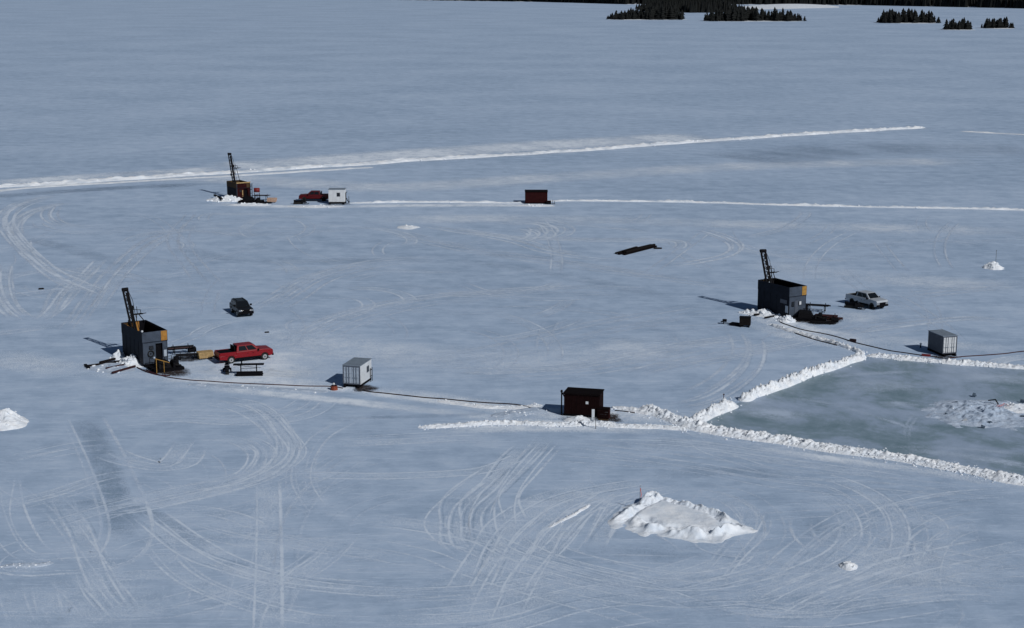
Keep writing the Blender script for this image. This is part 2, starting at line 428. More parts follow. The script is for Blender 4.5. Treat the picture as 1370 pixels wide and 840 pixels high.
# the two ploughed windrows across the lake
bank('snow_windrow', [(-120, 258), (0, 250), (60, 246.5), (150, 241), (320, 230), (450, 222), (560, 214.5), (750, 203), (950, 188.5), (1100, 178.5), (1238, 170.5)], 3.6, .62, .8, 3, 14, 1.2, 'snow_far', .5, 3, 'long ploughed snow ridge across the lake', csize=.35)
bank('snow_windrow', [(1285, 175.5), (1330, 178), (1390, 181)], 2.4, .3, .8, 5, 10, 1.2, 'snow_far', 0, 3, gaps=.4, label= 'faint end of the long ploughed ridge')
bank('snow_windrow', [(-60, 262), (40, 251.5), (200, 241.5), (330, 234), (500, 223.5)], 2.2, .22, .8, 4, 10, 1.2, 'snow_far', 0, 3, 'low side ridge along the ploughed ridge')
bank('snow_windrow', [(465, 272), (560, 270.5), (690, 271.5), (740, 269), (820, 269), (940, 271), (1060, 274.5), (1200, 277.5), (1370, 281), (1460, 284)], 1.3, .34, .5, 7, 10, 1.3, 'snow_far', .4, 2, 'thin low snow ridge in the middle distance', csize=.2)
# banks round the ice pad
bank('snow_bank', [(928, 566), (945, 557), (960, 549), (983, 541)], 2.3, 1.05, .14, 11, 20, 1.2, 'snow_bank', 6, 1.0, 'short tall snow bank at the corner of the ice pad')
bank('snow_bank', [(990, 537), (1030, 522), (1075, 506), (1115, 491), (1155, 476)], 1.7, .85, .14, 12, 18, 1.2, 'snow_bank', 5, 1.0, 'straight snow bank along the left side of the ice pad')
bank('snow_bank', [(1160, 475), (1200, 480), (1260, 485), (1310, 489), (1370, 492), (1500, 503)], 1.5, .42, .13, 13, 18, 1.5, 'snow_bank', 14, 1.0, 'rough snow bank along the far side of the ice pad', csize=.13)
bank('snow_bank', [(860, 545), (890, 557), (925, 570), (960, 577), (1000, 583), (1050, 590), (1100, 599), (1160, 607), (1220, 616), (1290, 629), (1370, 645), (1450, 660)], 2.3, .42, .10, 14, 26, 1.6, 'snow_bank', 22, 1.0, 'rough churned snow bank along the near side of the ice pad', csize=.14)
bank('snow_bank', [(560, 572), (620, 569), (680, 566), (740, 569), (790, 567.5), (830, 570), (880, 571), (925, 575)], 1.3, .26, .10, 15, 18, 1.6, 'snow_bank', 16, 1.5, 'low snow bank in front of the dark brown shed', csize=.12)
bank('snow_bank', [(660, 559), (705, 552), (735, 548)], 2.6, .18, .16, 25, 14, 1.4, 'snow_dull', 3, 1.0, 'low heap of disturbed snow left of the dark brown shed')
bank('snow_bank', [(585, 536), (640, 543), (690, 545), (725, 541)], 1.3, .16, .15, 27, 14, 1.4, 'snow_bank', 3, 1.0, 'low snow berm beside the hose')
bank('snow_bank', [(818, 545), (850, 549), (880, 556)], 1.4, .25, .15, 28, 14, 1.4, 'snow_bank', 5, 1.0, 'low snow heap right of the dark brown shed')
bank('snow_bank', [(250, 514), (320, 518), (400, 522), (440, 524)], 1.2, .12, .2, 29, 12, 1.4, 'snow_dull', .5, 1.0, 'faint snow berm beside the red hose')
bank('snow_bank', [(1030, 434), (1060, 444), (1090, 452), (1130, 464), (1157, 474)], .8, .3, .16, 30, 12, 1.6, 'snow_bank', 5, 1.0, 'thin broken snow ridge from the right drill rig to the ice pad', csize=.14)
bank('snow_bank', [(0, 760), (18, 757), (45, 757), (72, 752)], .9, .16, .13, 16, 12, 1.5, 'snow_dull', 5, .8, 'small white snow berm at the lower left', csize=.1)
bank('snow_bank', [(735, 706), (757, 694), (772, 686), (790, 675)], .45, .14, .1, 17, 10, 1.5, 'snow_bank', 3, .5, 'short line of snow clods left of the mound', csize=.1, gaps=.35)

def pile(name, cx, cy, rx, ry, h, seed, rot=0.0, mt='snow_bank', fn=None, res=60, rough=1.0, label=None, clods=0, csize=.2, k=None):
    c = G(cx, cy)
    u = np.linspace(-1.15, 1.15, res)
    U, V = np.meshgrid(u, u, indexing='ij')
    X0 = U * rx; Y0 = V * ry
    X = X0 * math.cos(rot) - Y0 * math.sin(rot); Y = X0 * math.sin(rot) + Y0 * math.cos(rot)
    k = k or 1.6 / max(.5, min(rx, ry))
    warp = (fbm(X * k * .8 + 5, Y * k * .8, seed + 2, 3) - .5) * .55
    r = np.sqrt(U ** 2 + V ** 2) + warp
    base = np.clip(1 - r, 0, 1) if fn is None else fn(r, np.arctan2(V, U))
    nz = fbm(X * k * 2 + 3, Y * k * 2, seed, 5)
    Z = h * base * (1 - .6 * rough + 1.2 * rough * nz) - .04 * (base <= 0.001)
    X = X + (fbm(X * 3, Y * 3, seed + 31, 3) - .5) * .15
    o = grid_mesh(name, X, Y, Z, M[mt])
    o.location = (c.x, c.y, 0)
    for q in range(clods):
        a = rng.uniform(0, 6.28); d = rng.uniform(.2, 1.05); lx = rx * d * math.cos(a); ly = ry * d * math.sin(a)
        i = int(np.clip((lx / rx / 1.15 + 1) / 2 * (res - 1), 0, res - 1)); j = int(np.clip((ly / ry / 1.15 + 1) / 2 * (res - 1), 0, res - 1))
        rr = csize * rng.uniform(.4, 1.4)
        clod(c.x + lx * math.cos(rot) - ly * math.sin(rot), c.y + lx * math.sin(rot) + ly * math.cos(rot), max(0, Z[i, j]) + rr * .1, rr)
    if label: tag(o, label, 'snow pile')
    return o

def seg_field(X, Y, pts):
    """distance to a polyline and the crest height interpolated along it"""
    D = np.full(X.shape, 1e9); Hh = np.zeros(X.shape)
    for (x0, y0, h0), (x1, y1, h1) in zip(pts[:-1], pts[1:]):
        t = np.clip(((X - x0) * (x1 - x0) + (Y - y0) * (y1 - y0)) / ((x1 - x0) ** 2 + (y1 - y0) ** 2), 0, 1)
        d = np.hypot(X - x0 - t * (x1 - x0), Y - y0 - t * (y1 - y0)); m = d < D
        D[m] = d[m]; Hh[m] = (h0 + t * (h1 - h0))[m]
    return D, Hh
def inside(X, Y, poly):
    c = np.zeros(X.shape, bool)
    for (x0, y0), (x1, y1) in zip(poly, poly[1:] + poly[:1]):
        c ^= ((y0 > Y) != (y1 > Y)) & (X < (x1 - x0) * (Y - y0) / (y1 - y0 + 1e-9) + x0)
    return c
def mound():
    c = G(903, 694)
    u = np.linspace(-6.5, 6.5, 200); v = np.linspace(-7, 6.5, 220); X, Y = np.meshgrid(u, v, indexing='ij')
    wx = X + (fbm(X * .7, Y * .7, 71, 3) - .5) * 1.6; wy = Y + (fbm(X * .7 + 9, Y * .7, 72, 3) - .5) * 1.8
    back = [(-4.9, -1.2, .12), (-3.6, .4, .75), (-2.6, 2.4, .50), (-1.5, 4.0, .85), (.2, 3.6, .48), (1.6, 2.4, .60), (2.9, .6, .62), (3.9, -1.0, .55), (5.0, -2.6, .15)]
    front = [(-3.3, -1.0, .30), (-2.2, -2.4, .55), (-.8, -3.4, .50), (.8, -4.2, .55), (2.2, -4.2, .58), (3.6, -3.4, .50), (4.8, -2.6, .15)]
    nz = fbm(X * 1.5, Y * 1.5, 73, 4); nf = fbm(X * 3.2, Y * 3.2, 74, 4)
    d1, h1 = seg_field(wx, wy, back); d2, h2 = seg_field(wx, wy, front)
    r1 = h1 * np.exp(-(d1 / .55) ** 2) * (.5 + 1.0 * nz); r2 = h2 * np.exp(-(d2 / .58) ** 2) * np.clip(-.55 + 2.9 * fbm(X * .9, Y * .9, 77, 3), .1, 1.4)
    poly = [(x, y) for x, y, h in back] + [(x, y) for x, y, h in reversed(front)]
    ins = inside(wx, wy, poly); de = np.minimum(d1, d2)
    plate = np.where(ins, np.clip(de / 1.2, 0, 1), 0); plate = plate * plate * (3 - 2 * plate)
    fill = plate * (.26 + .065 * (wy + 4)) + .05 * (fbm(X * .8, Y * .8, 75, 3) - .5) * plate
    apron = np.where(ins, 0, np.clip(1 - de / 1.5, 0, 1) ** 2) * .10
    Z = np.maximum(np.maximum(r1, r2) + apron, fill) + (nf - .5) * .10 * np.clip(np.maximum(r1, r2) * 4, 0, 1)
    Z = np.where(Z < .012, -.03, Z)
    o = grid_mesh('snow_mound', X, Y, Z, M['snow_mid']); o.location = (c.x, c.y, 0)
    tag(o, 'big crater shaped snow mound with broken rim in the foreground', 'snow pile')
    for q in range(26):
        i, j = rng.integers(0, 200), rng.integers(0, 220)
        if .25 < max(r1[i, j], r2[i, j]): clod(c.x + u[i], c.y + v[j], Z[i, j], .07 * rng.uniform(.5, 1.6))
mound()
pile('snow_pile', 8, 566, 2.4, 2.6, 1.25, 5, 0, 'snow_bank', None, 70, 1.0, 'white snow pile at the left edge of the photo', 14, .16)
pile('snow_pile', 1329, 358, 1.7, 2.2, 1.2, 6, 0, 'snow_bank', None, 50, 1.0, 'small pointed snow pile with a thin stake at the far right', 8, .15)
pile('snow_pile', 1314, 553, 5.6, 5.8, .62, 9, .2, 'snow_dull', None, 140, 1.25, 'low rubble heap of snow and ice chunks on the ice pad', 8, .10, k=.95)
pile('snow_pile', 1358, 548, 3.0, 2.0, .55, 19, .2, 'snow_bank', None, 60, 1.0, 'bright snow ridge on the rubble heap at the right edge', 10, .16, k=.8)
pile('snow_pile', 1134, 758, .7, .8, .4, 13, 0, 'snow_bank', None, 40, 1.0, 'tiny snow heap at the lower right of the mound', 6, .08)
pile('snow_pile', 547, 304, 2.0, 2.2, .3, 14, 0, 'snow_bank', None, 40, 1.0, 'small flat patch of piled snow on open ice', 8, .15)
pile('snow_pile', 176, 487, 2.0, 1.7, 1.0, 15, R(-35), 'snow_bank', None, 70, 1.1, 'lumpy snow pile against the side wall of the left drill rig', 26, .24)
pile('snow_pile', 158, 479, 1.0, 1.1, 1.1, 35, 0, 'snow_bank', None, 50, .35, 'round snow lump behind the left drill rig', 4, .2)
pile('snow_pile', 150, 491, 3.4, 2.5, .30, 16, R(-20), 'snow_dull', None, 70, 1.0, 'flat snow heap under the timbers beside the left drill rig', 24, .16)
pile('snow_pile', 1022, 421, 3.2, 1.6, .75, 18, R(-30), 'snow_bank', None, 80, 1.1, 'lumpy snow pile along the side wall of the right drill rig', 40, .24)
pile('snow_pile', 1052, 429, 1.3, 1.1, .85, 38, R(-20), 'snow_bank', None, 60, 1.1, 'snow heap at the near corner of the right drill rig', 20, .24)
pile('snow_pile', 303, 268, 4.4, 2.6, .95, 20, R(-12), 'snow_bank', None, 70, 1.1, 'snow pile left of the farthest drill rig', 20, .3)
pile('snow_pile', 335, 274, 4.5, 1.6, .35, 21, 0, 'snow_bank', None, 50, 1.1, 'low snow heap in front of the farthest drill rig', 12, .22)
pile('snow_pile', 421, 276, 5.0, 2.0, .22, 22, 0, 'snow_bank', None, 50, 1.0, 'flat snow heap between the far snowmobile and white cabin', 8, .2)
pile('snow_pile', 718, 275, 3.4, 1.5, .28, 23, 0, 'snow_bank', None, 50, 1.0, 'flat snow heap in front of the far red brown shed', 8, .2)
pile('snow_pile', 772, 561, 1.3, 1.1, .35, 24, 0, 'snow_bank', None, 50, 1.0, 'small pointed snow lump in front of the dark brown shed', 4, .12)

# ------------------------------------------------------------------ tyre tracks (thin loose snow, laid in layers)
class Ribbons:
    def __init__(s): s.v = []; s.f = []; s.c = []; s.k = 0
    def line(s, pts, width, strength, fade=4.0, seed=0):
        n = len(pts)
        if n < 3: return
        P = np.array([(p[0], p[1]) for p in pts]); T = np.gradient(P, axis=0); T /= np.linalg.norm(T, axis=1)[:, None] + 1e-9
        Nn = np.stack([-T[:, 1], T[:, 0]], 1)
        d = np.concatenate([[0], np.cumsum(np.linalg.norm(np.diff(P, axis=0), axis=1))])
        env = np.clip(np.minimum(d, d[-1] - d) / fade, 0, 1)
        st = strength * env * (.35 + .9 * vnoise(d / 5.0, d * 0, seed))
        z = .0012 + .000004 * s.k; s.k += 1
        b = len(s.v); offs = (-1, -.35, .35, 1); cov = (0, 1, 1, 0)
        for i in range(n):
            for o_, c_ in zip(offs, cov):
                s.v.append((P[i, 0] + Nn[i, 0] * o_ * width / 2, P[i, 1] + Nn[i, 1] * o_ * width / 2, z)); s.c.append(float(min(1, st[i] * c_)))
        for i in range(n - 1):
            for q in range(3):
                a = b + i * 4 + q; s.f.append((a, a + 4, a + 5, a + 1))
    def build(s, name, mt, label):
        me = bpy.data.meshes.new(name); me.from_pydata(s.v, [], s.f); me.update()
        if me.polygons[0].normal.z < 0: me.flip_normals()
        a = me.attributes.new('cover', 'FLOAT', 'POINT'); a.data.foreach_set('value', s.c)
        me.materials.append(mt); o = bpy.data.objects.new(name, me); COL.objects.link(o)
        return tag(o, label, None, kind='stuff')
TR = Ribbons(); RUT = Ribbons(); DR = Ribbons(); RUT.k = 800; DR.k = 90; TR.k = 1000
rt = random.Random(5); SMEAR = []
def offset(pts, d):
    P = np.array([(p[0], p[1]) for p in pts]); T = np.gradient(P, axis=0); T /= np.linalg.norm(T, axis=1)[:, None] + 1e-9
    return np.stack([P[:, 0] - T[:, 1] * d, P[:, 1] + T[:, 0] * d], 1)
def tracks(pix, n=1, spread=2.0, strength=.6, width=.29, gauge=1.65, step=.8, jit=.22):
    ym = sum(p[1] for p in pix) / len(pix)
    if ym < 500: width *= 1.25; strength *= 1.3
    for q in range(n):
        ctrl = []
        o_ = rt.uniform(-1, 1) * spread if n > 1 else 0
        base = [G(*p) for p in pix]
        P = catmull([(p.x + rt.gauss(0, jit) * (n > 1), p.y + rt.gauss(0, jit) * 1.4 * (n > 1), 0) for p in base], step)
        if n > 1:
            a = rt.uniform(0, .18); b = rt.uniform(.82, 1); P = P[int(a * len(P)):max(int(b * len(P)), int(a * len(P)) + 4)]
        P = offset(P, o_)
        st = strength * rt.uniform(.6, 1.15)
        dk = rt.random() < .3
        if st > .38 and rt.random() < .6: SMEAR.append((P, st))
        for sgn in (-1, 1):
            if dk: RUT.line(offset(P, sgn * gauge / 2 + .28), .20, st * .55, seed=rt.randint(0, 9999))
            TR.line(offset(P, sgn * gauge / 2), width * rt.uniform(.75, 1.2), 1.75 * st * rt.uniform(.8, 1.1), seed=rt.randint(0, 9999))
T_ = tracks
# in front: loops round the mound
T_([(726, 584), (697, 611), (660, 651), (635, 688), (639, 724), (657, 742)], 3, 1.2, .75)
T_([(748, 585), (704, 629), (682, 662), (680, 700), (694, 735)], 2, .8, .7)
T_([(700, 610), (624, 662), (608, 702), (622, 730), (660, 755)], 2, 1, .55)
T_([(900, 646), (828, 655), (755, 673), (708, 706), (686, 735), (657, 779), (628, 845)], 7, 2.4, .7)
T_([(843, 648), (792, 684), (755, 724), (726, 757)], 3, 1.0, .75)
T_([(850, 655), (825, 669), (792, 717), (777, 750)], 3, .9, .6)
T_([(480, 700), (609, 724), (682, 750), (792, 779), (865, 801), (960, 830)], 5, 4, .5)
T_([(640, 690), (700, 740), (800, 775), (930, 790), (1040, 770), (1130, 735)], 6, 3.5, .5)
T_([(490, 790), (646, 779), (760, 760), (860, 765)], 3, 3, .5)
T_([(490, 832), (646, 819), (755, 793), (900, 770), (1010, 730)], 3, 3, .5)
T_([(1040, 640), (1101, 648), (1156, 675), (1174, 711), (1156, 748), (1101, 777), (1028, 795), (955, 802)], 6, 3.0, .48)
T_([(1018, 680), (1005, 710), (977, 744), (937, 795)], 2, 1, .55)
T_([(1047, 722), (1010, 759), (930, 775), (850, 790)], 2, 1, .5)
T_([(900, 655), (960, 660), (1000, 680), (1015, 712), (985, 745)], 4, 1.8, .4)
T_([(1370, 725), (1300, 742), (1200, 765), (1100, 800), (1020, 845)], 6, 5, .55)
T_([(1370, 800), (1280, 790), (1180, 800), (1080, 815), (980, 812), (880, 822)], 6, 5, .5)
T_([(1370, 690), (1290, 690), (1230, 715), (1200, 760), (1210, 820)], 4, 4, .45)
T_([(1370, 650), (1250, 660), (1150, 690), (1060, 750), (1000, 830)], 4, 4, .4)
T_([(1370, 770), (1250, 745), (1150, 720), (1080, 690)], 3, 3, .4)
T_([(700, 600), (800, 605), (930, 620), (1060, 640), (1200, 650), (1370, 670)], 6, 3.5, .38)
T_([(920, 580), (945, 600), (985, 615), (1060, 640)], 1, 0, .6)
T_([(760, 590), (900, 592), (1050, 612), (1180, 630), (1300, 650)], 4, 2, .4)
# left foreground
T_([(385, 634), (500, 637), (610, 633), (657, 626), (704, 607)], 1, 0, 1.0, .32)
T_([(359, 640), (360, 740), (358, 850)], 1, 0, .75, .34, 1.9)
T_([(257, 527), (343, 544), (381, 578), (392, 608), (355, 638), (278, 660), (184, 681), (90, 690)], 6, 1.8, .62)
T_([(440, 525), (400, 552), (330, 560), (240, 556), (130, 558)], 5, 2.2, .45)
T_([(257, 587), (223, 621), (171, 613), (140, 600)], 3, 1.2, .5)
T_([(300, 580), (340, 590), (360, 610), (330, 640), (250, 655)], 4, 1.4, .45)
T_([(188, 686), (257, 733), (308, 758), (385, 780), (500, 788), (600, 786)], 2, .8, .75)
T_([(193, 703), (257, 771), (343, 810), (428, 823), (500, 830)], 2, .8, .6)
T_([(240, 686), (343, 711), (428, 728), (500, 741), (600, 760)], 2, .8, .55)
T_([(454, 733), (398, 771), (373, 814), (362, 850)], 1, 0, .65)
T_([(500, 706), (420, 722), (330, 720), (220, 690)], 3, 2, .4)
T_([(98, 754), (128, 797), (168, 845)], 3, 1.5, .6)
T_([(51, 771), (60, 800), (66, 845)], 3, 2.5, .5)
T_([(64, 664), (94, 703), (130, 770), (160, 830)], 3, 2.0, .5)
T_([(-10, 676), (64, 660), (128, 638), (200, 628)], 3, 1.5, .55)
T_([(-10, 620), (40, 608), (98, 596), (170, 590)], 3, 1.5, .5)
T_([(30, 711), (150, 673), (257, 651), (343, 634), (400, 600)], 4, 2.0, .5)
T_([(10, 640), (15, 690), (35, 735), (86, 752)], 2, .8, .7)
T_([(-10, 745), (34, 759), (86, 757), (141, 752), (168, 733), (174, 694), (148, 625), (114, 557)], 1, .0, .8, .40, 3.3)
T_([(-10, 738), (34, 752), (86, 751), (135, 748), (160, 733), (168, 694), (143, 625), (112, 560)], 1, .0, .45, .3, 3.9)
T_([(100, 830), (250, 800), (380, 760), (450, 700)], 3, 2, .35)
T_([(300, 850), (330, 800), (350, 700), (400, 640), (480, 590)], 3, 3, .3)
T_([(500, 640), (420, 660), (300, 690), (150, 700)], 4, 3, .3)
T_([(420, 590), (520, 585), (620, 580), (720, 578)], 4, 2, .45)
T_([(470, 560), (420, 590), (400, 640), (430, 700)], 3, 2, .35)
# upper left yard
T_([(124, 255), (36, 269), (4, 291), (15, 320), (55, 357), (95, 379), (140, 400)], 3, 1.5, .7, .5)
T_([(130, 262), (50, 280), (18, 302), (30, 330)], 2, 1, .55, .5)
T_([(80, 273), (71, 288), (90, 300), (130, 300)], 2, 1.5, .5, .5)
T_([(11, 350), (9, 380), (20, 410), (60, 440)], 3, 2, .5, .5)
T_([(135, 342), (110, 365), (85, 390), (60, 420), (20, 440)], 3, 2, .45, .5)
T_([(300, 300), (230, 320), (180, 360), (150, 400), (120, 450)], 4, 4, .3, .5)
for q in range(26):
    cx = rt.uniform(30, 620); cy = rt.uniform(290, 450); rx = rt.uniform(30, 110); ry = rx * rt.uniform(.16, .3); a0 = rt.uniform(0, 6.3); a1 = a0 + rt.uniform(1.2, 3.2)
    T_([(cx + rx * math.cos(a0 + (a1 - a0) * i / 6), max(286, cy + ry * math.sin(a0 + (a1 - a0) * i / 6))) for i in range(7)], 1, 0, rt.uniform(.25, .5), .36)
for q in range(22):
    cx = rt.uniform(1000, 1400); cy = rt.uniform(690, 830); rx = rt.uniform(40, 150); ry = rx * rt.uniform(.2, .36); a0 = rt.uniform(0, 6.3); a1 = a0 + rt.uniform(1.2, 3.0)
    T_([(cx + rx * math.cos(a0 + (a1 - a0) * i / 6), max(655, cy + ry * math.sin(a0 + (a1 - a0) * i / 6))) for i in range(7)], 1, 0, rt.uniform(.25, .5))
for q in range(22):
    cx = rt.uniform(-20, 420); cy = rt.uniform(600, 830); rx = rt.uniform(50, 170); ry = rx * rt.uniform(.2, .36); a0 = rt.uniform(0, 6.3); a1 = a0 + rt.uniform(.9, 2.4)
    T_([(cx + rx * math.cos(a0 + (a1 - a0) * i / 6), max(540, cy + ry * math.sin(a0 + (a1 - a0) * i / 6))) for i in range(7)], 1, 0, rt.uniform(.25, .55))
T_([(260, 285), (240, 320), (260, 360), (290, 390)], 3, 3, .3, .5)
T_([(340, 420), (380, 400), (430, 370), (520, 350), (640, 345)], 4, 3, .28, .5)
T_([(200, 300), (320, 310), (430, 305), (520, 300)], 4, 4, .26, .5)
T_([(380, 480), (430, 450), (500, 420), (600, 400), (760, 390), (900, 395)], 5, 4, .26, .5)
T_([(370, 470), (450, 480), (560, 485), (680, 470), (800, 440), (960, 410)], 5, 4, .26, .5)
# middle: turning loops
for q in range(9):
    cx = 690 + rt.uniform(-10, 14); cy = 311 + rt.uniform(-4, 4); rx = rt.uniform(24, 60); ry = rx * rt.uniform(.20, .27); a0 = rt.uniform(-2.2, -.4); a1 = a0 + rt.uniform(1.6, 3.6)
    T_([(cx + rx * math.cos(a0 + (a1 - a0) * i / 6), cy + ry * math.sin(a0 + (a1 - a0) * i / 6)) for i in range(7)], 1, 0, .55, .5)
T_([(560, 300), (680, 320), (732, 335), (803, 345), (850, 343)], 3, 1.2, .5, .5)
T_([(600, 305), (680, 315), (768, 319), (890, 321), (915, 328), (890, 340)], 3, 1.5, .45, .5)
T_([(900, 302), (950, 310), (985, 325), (978, 340), (930, 352), (860, 358)], 2, 1, .5, .5)
T_([(985, 325), (1010, 335), (1080, 345), (1160, 348)], 2, 1, .4, .5)
T_([(1078, 282), (1075, 290), (1050, 305), (1000, 318)], 1, 0, .4, .5)
T_([(860, 285), (850, 294), (820, 300)], 2, 1, .4, .5)
T_([(500, 300), (620, 330), (760, 350), (900, 370), (1010, 385)], 4, 4, .3, .5)
T_([(1370, 380), (1280, 390), (1200, 400)], 3, 3, .35, .5)
T_([(1370, 430), (1300, 425), (1230, 430), (1160, 440), (1100, 445)], 3, 3, .35, .5)
T_([(1390, 475), (1340, 482), (1325, 492)], 1, 0, .8, .5)
T_([(1180, 425), (1100, 450), (1010, 470), (900, 490), (830, 510)], 4, 3, .3, .5)
T_([(1000, 440), (1010, 470), (990, 500), (940, 530), (880, 545)], 3, 2, .35, .5)
T_([(560, 500), (660, 500), (760, 495), (900, 470), (1020, 450)], 5, 3, .28, .5)
T_([(820, 560), (850, 548), (900, 560), (960, 590)], 2, .6, .6)
# scattered faint passes over the whole yard
for q in range(170):
    cx = rt.uniform(-40, 1400); cy = rt.choice([rt.uniform(290, 470), rt.uniform(580, 840)])
    L_ = rt.uniform(60, 240); an = rt.uniform(-.35, .35) + rt.choice([0, 0, 1.2, -1.2, 2.6]); cv = rt.uniform(-.8, .8)
    pts = []
    for i in range(5):
        s_ = (i / 4 - .5); a_ = an + cv * s_
        pts.append((cx + L_ * s_ * math.cos(a_), min(838, max(288, cy + .32 * L_ * s_ * math.sin(a_) + 10 * cv * s_ * s_))))
    if any(930 < p[0] and 468 < p[1] < 640 for p in pts): continue
    T_(pts, 1, 0, rt.uniform(.15, .42), rt.uniform(.28, .42))
TR.build('tyre_tracks', M['track'], 'pale criss-crossing tyre tracks in the packed snow')
# darker scraped lanes
def lane(pix, width, strength): RUT.line(catmull([G(*p) for p in pix], .8), width, strength, 6, rt.randint(0, 999))
lane([(108, 560), (128, 590), (143, 630), (158, 680), (165, 725)], 3.0, .75)
lane([(200, 675), (260, 658), (330, 640), (380, 620)], 1.4, .4)
lane([(60, 690), (130, 672), (210, 690), (280, 740)], 2.2, .5)
lane([(230, 330), (300, 345), (420, 350), (560, 345)], 6, .22)
lane([(600, 345), (760, 370), (900, 400)], 5, .2)
lane([(0, 310), (80, 330), (160, 350), (260, 350)], 5, .2)
lane([(430, 560), (600, 556), (660, 553)], 1.6, .4)
lane([(980, 215), (1150, 200), (1400, 200)], 34, .30)
lane([(-40, 265), (150, 252), (290, 246)], 7, .5)
lane([(860, 640), (960, 630), (1100, 640)], 4, .35)
lane([(760, 730), (860, 742), (960, 735)], 4, .4)
lane([(1040, 690), (1090, 700), (1100, 740)], 4, .35)
RUT.build('scraped_ice', M['rut'], 'darker scraped lanes of bare ice')
def drift(pix, width, strength, st=2.0): DR.line(catmull([G(*p) for p in pix], st), width, 1.5 * strength, 10, rt.randint(0, 999))
drift([(280, 226), (450, 214), (600, 203), (800, 190), (950, 182)], 26, .8)
drift([(-40, 247), (120, 236), (320, 224)], 12, .6)
drift([(150, 235), (330, 240), (520, 250), (760, 236), (1000, 222), (1300, 215)], 18, .35)
drift([(480, 295), (700, 292), (1000, 300), (1370, 310)], 12, .3)
drift([(200, 505), (330, 513), (450, 520), (590, 536), (720, 548), (850, 556), (960, 572)], 3.2, .9)
drift([(210, 512), (400, 530), (600, 552), (740, 566), (900, 574)], 3.0, .6)
drift([(225, 488), (300, 497), (380, 500), (450, 508)], 8.0, .75)
drift([(215, 484), (290, 490), (370, 492), (440, 500)], 9.0, .7)
drift([(200, 504), (330, 514), (440, 521)], 3.5, .8)
drift([(740, 560), (800, 562), (870, 562)], 4.0, .7)
drift([(150, 500), (260, 506), (380, 512), (470, 520)], 5.0, .8)
drift([(230, 470), (300, 476), (400, 480), (480, 490)], 10.0, .45)
drift([(480, 520), (600, 535), (720, 552), (840, 556), (960, 566)], 5.0, .7)
drift([(1000, 415), (1060, 436), (1120, 450), (1200, 470)], 7.0, .6)
drift([(1080, 435), (1140, 425), (1200, 415)], 8.0, .4)
drift([(275, 272), (340, 275), (440, 277), (520, 275), (760, 274)], 5.0, .7)
drift([(560, 575), (760, 572), (920, 578)], 3.5, .7)
drift([(1000, 430), (1060, 450), (1150, 468)], 4, .6)
drift([(110, 495), (160, 503), (220, 506)], 3, .7)
drift([(960, 590), (1100, 612), (1250, 632), (1370, 655)], 2.5, .6)
drift([(1000, 350), (1150, 370), (1370, 385)], 12, .3)
drift([(1090, 440), (1200, 455), (1370, 470)], 6, .35)
drift([(-20, 470), (60, 490), (140, 500)], 8, .4)
drift([(300, 440), (500, 470), (750, 480), (950, 450)], 14, .3)
drift([(1000, 800), (1150, 760), (1370, 770)], 12, .3)
drift([(560, 800), (700, 790), (860, 800)], 9, .3)
drift([(0, 830), (100, 800), (200, 835)], 9, .35)
for (P_, st_) in SMEAR:
    DR.line(P_, 2.6, .36 * st_, 4, rt.randint(0, 9999))
for (px_, w_) in SK:
    DR.line(catmull([G(*p) for p in px_], .6), w_ * 1.7, .55, 2, rt.randint(0, 999)); DR.line(catmull([G(*p) for p in px_], .6), w_ * 2.8, .30, 2, rt.randint(0, 999))
DR.build('drifted_snow', M['drift'], 'thin drifts and trampled patches of paler snow')

FR = Ribbons(); FR.k = 5000
def frost(pix, width, strength): FR.line(catmull([G(*p) for p in pix], 1.0), width, strength, 3, rt.randint(0, 999))
frost([(985, 545), (1030, 553), (1080, 560)], 5.5, 1.0)
frost([(1120, 520), (1180, 515), (1260, 522)], 7, .6)
frost([(1180, 545), (1200, 540), (1230, 546)], 3, .8)
frost([(1200, 600), (1290, 610), (1400, 628)], 2.2, .8)
frost([(1180, 598), (1280, 600), (1390, 610)], 1.2, .5)
frost([(1260, 500), (1330, 505), (1400, 512)], 6, .6)
frost([(1240, 540), (1300, 550), (1400, 556)], 12, .8)
frost([(1040, 530), (1110, 540), (1180, 560), (1240, 580)], 1.0, .5)
frost([(1100, 505), (1160, 500), (1230, 497)], 1.6, .5)
frost([(1210, 590), (1212, 570), (1225, 550)], .4, .6); frost([(1216, 592), (1218, 572), (1232, 552)], .4, .6)
frost([(1167, 485), (1175, 487), (1185, 486)], 1.0, 1.0)
FR.build('ice_frost', M['frost'], 'patches of grey frost on the flooded ice pad')

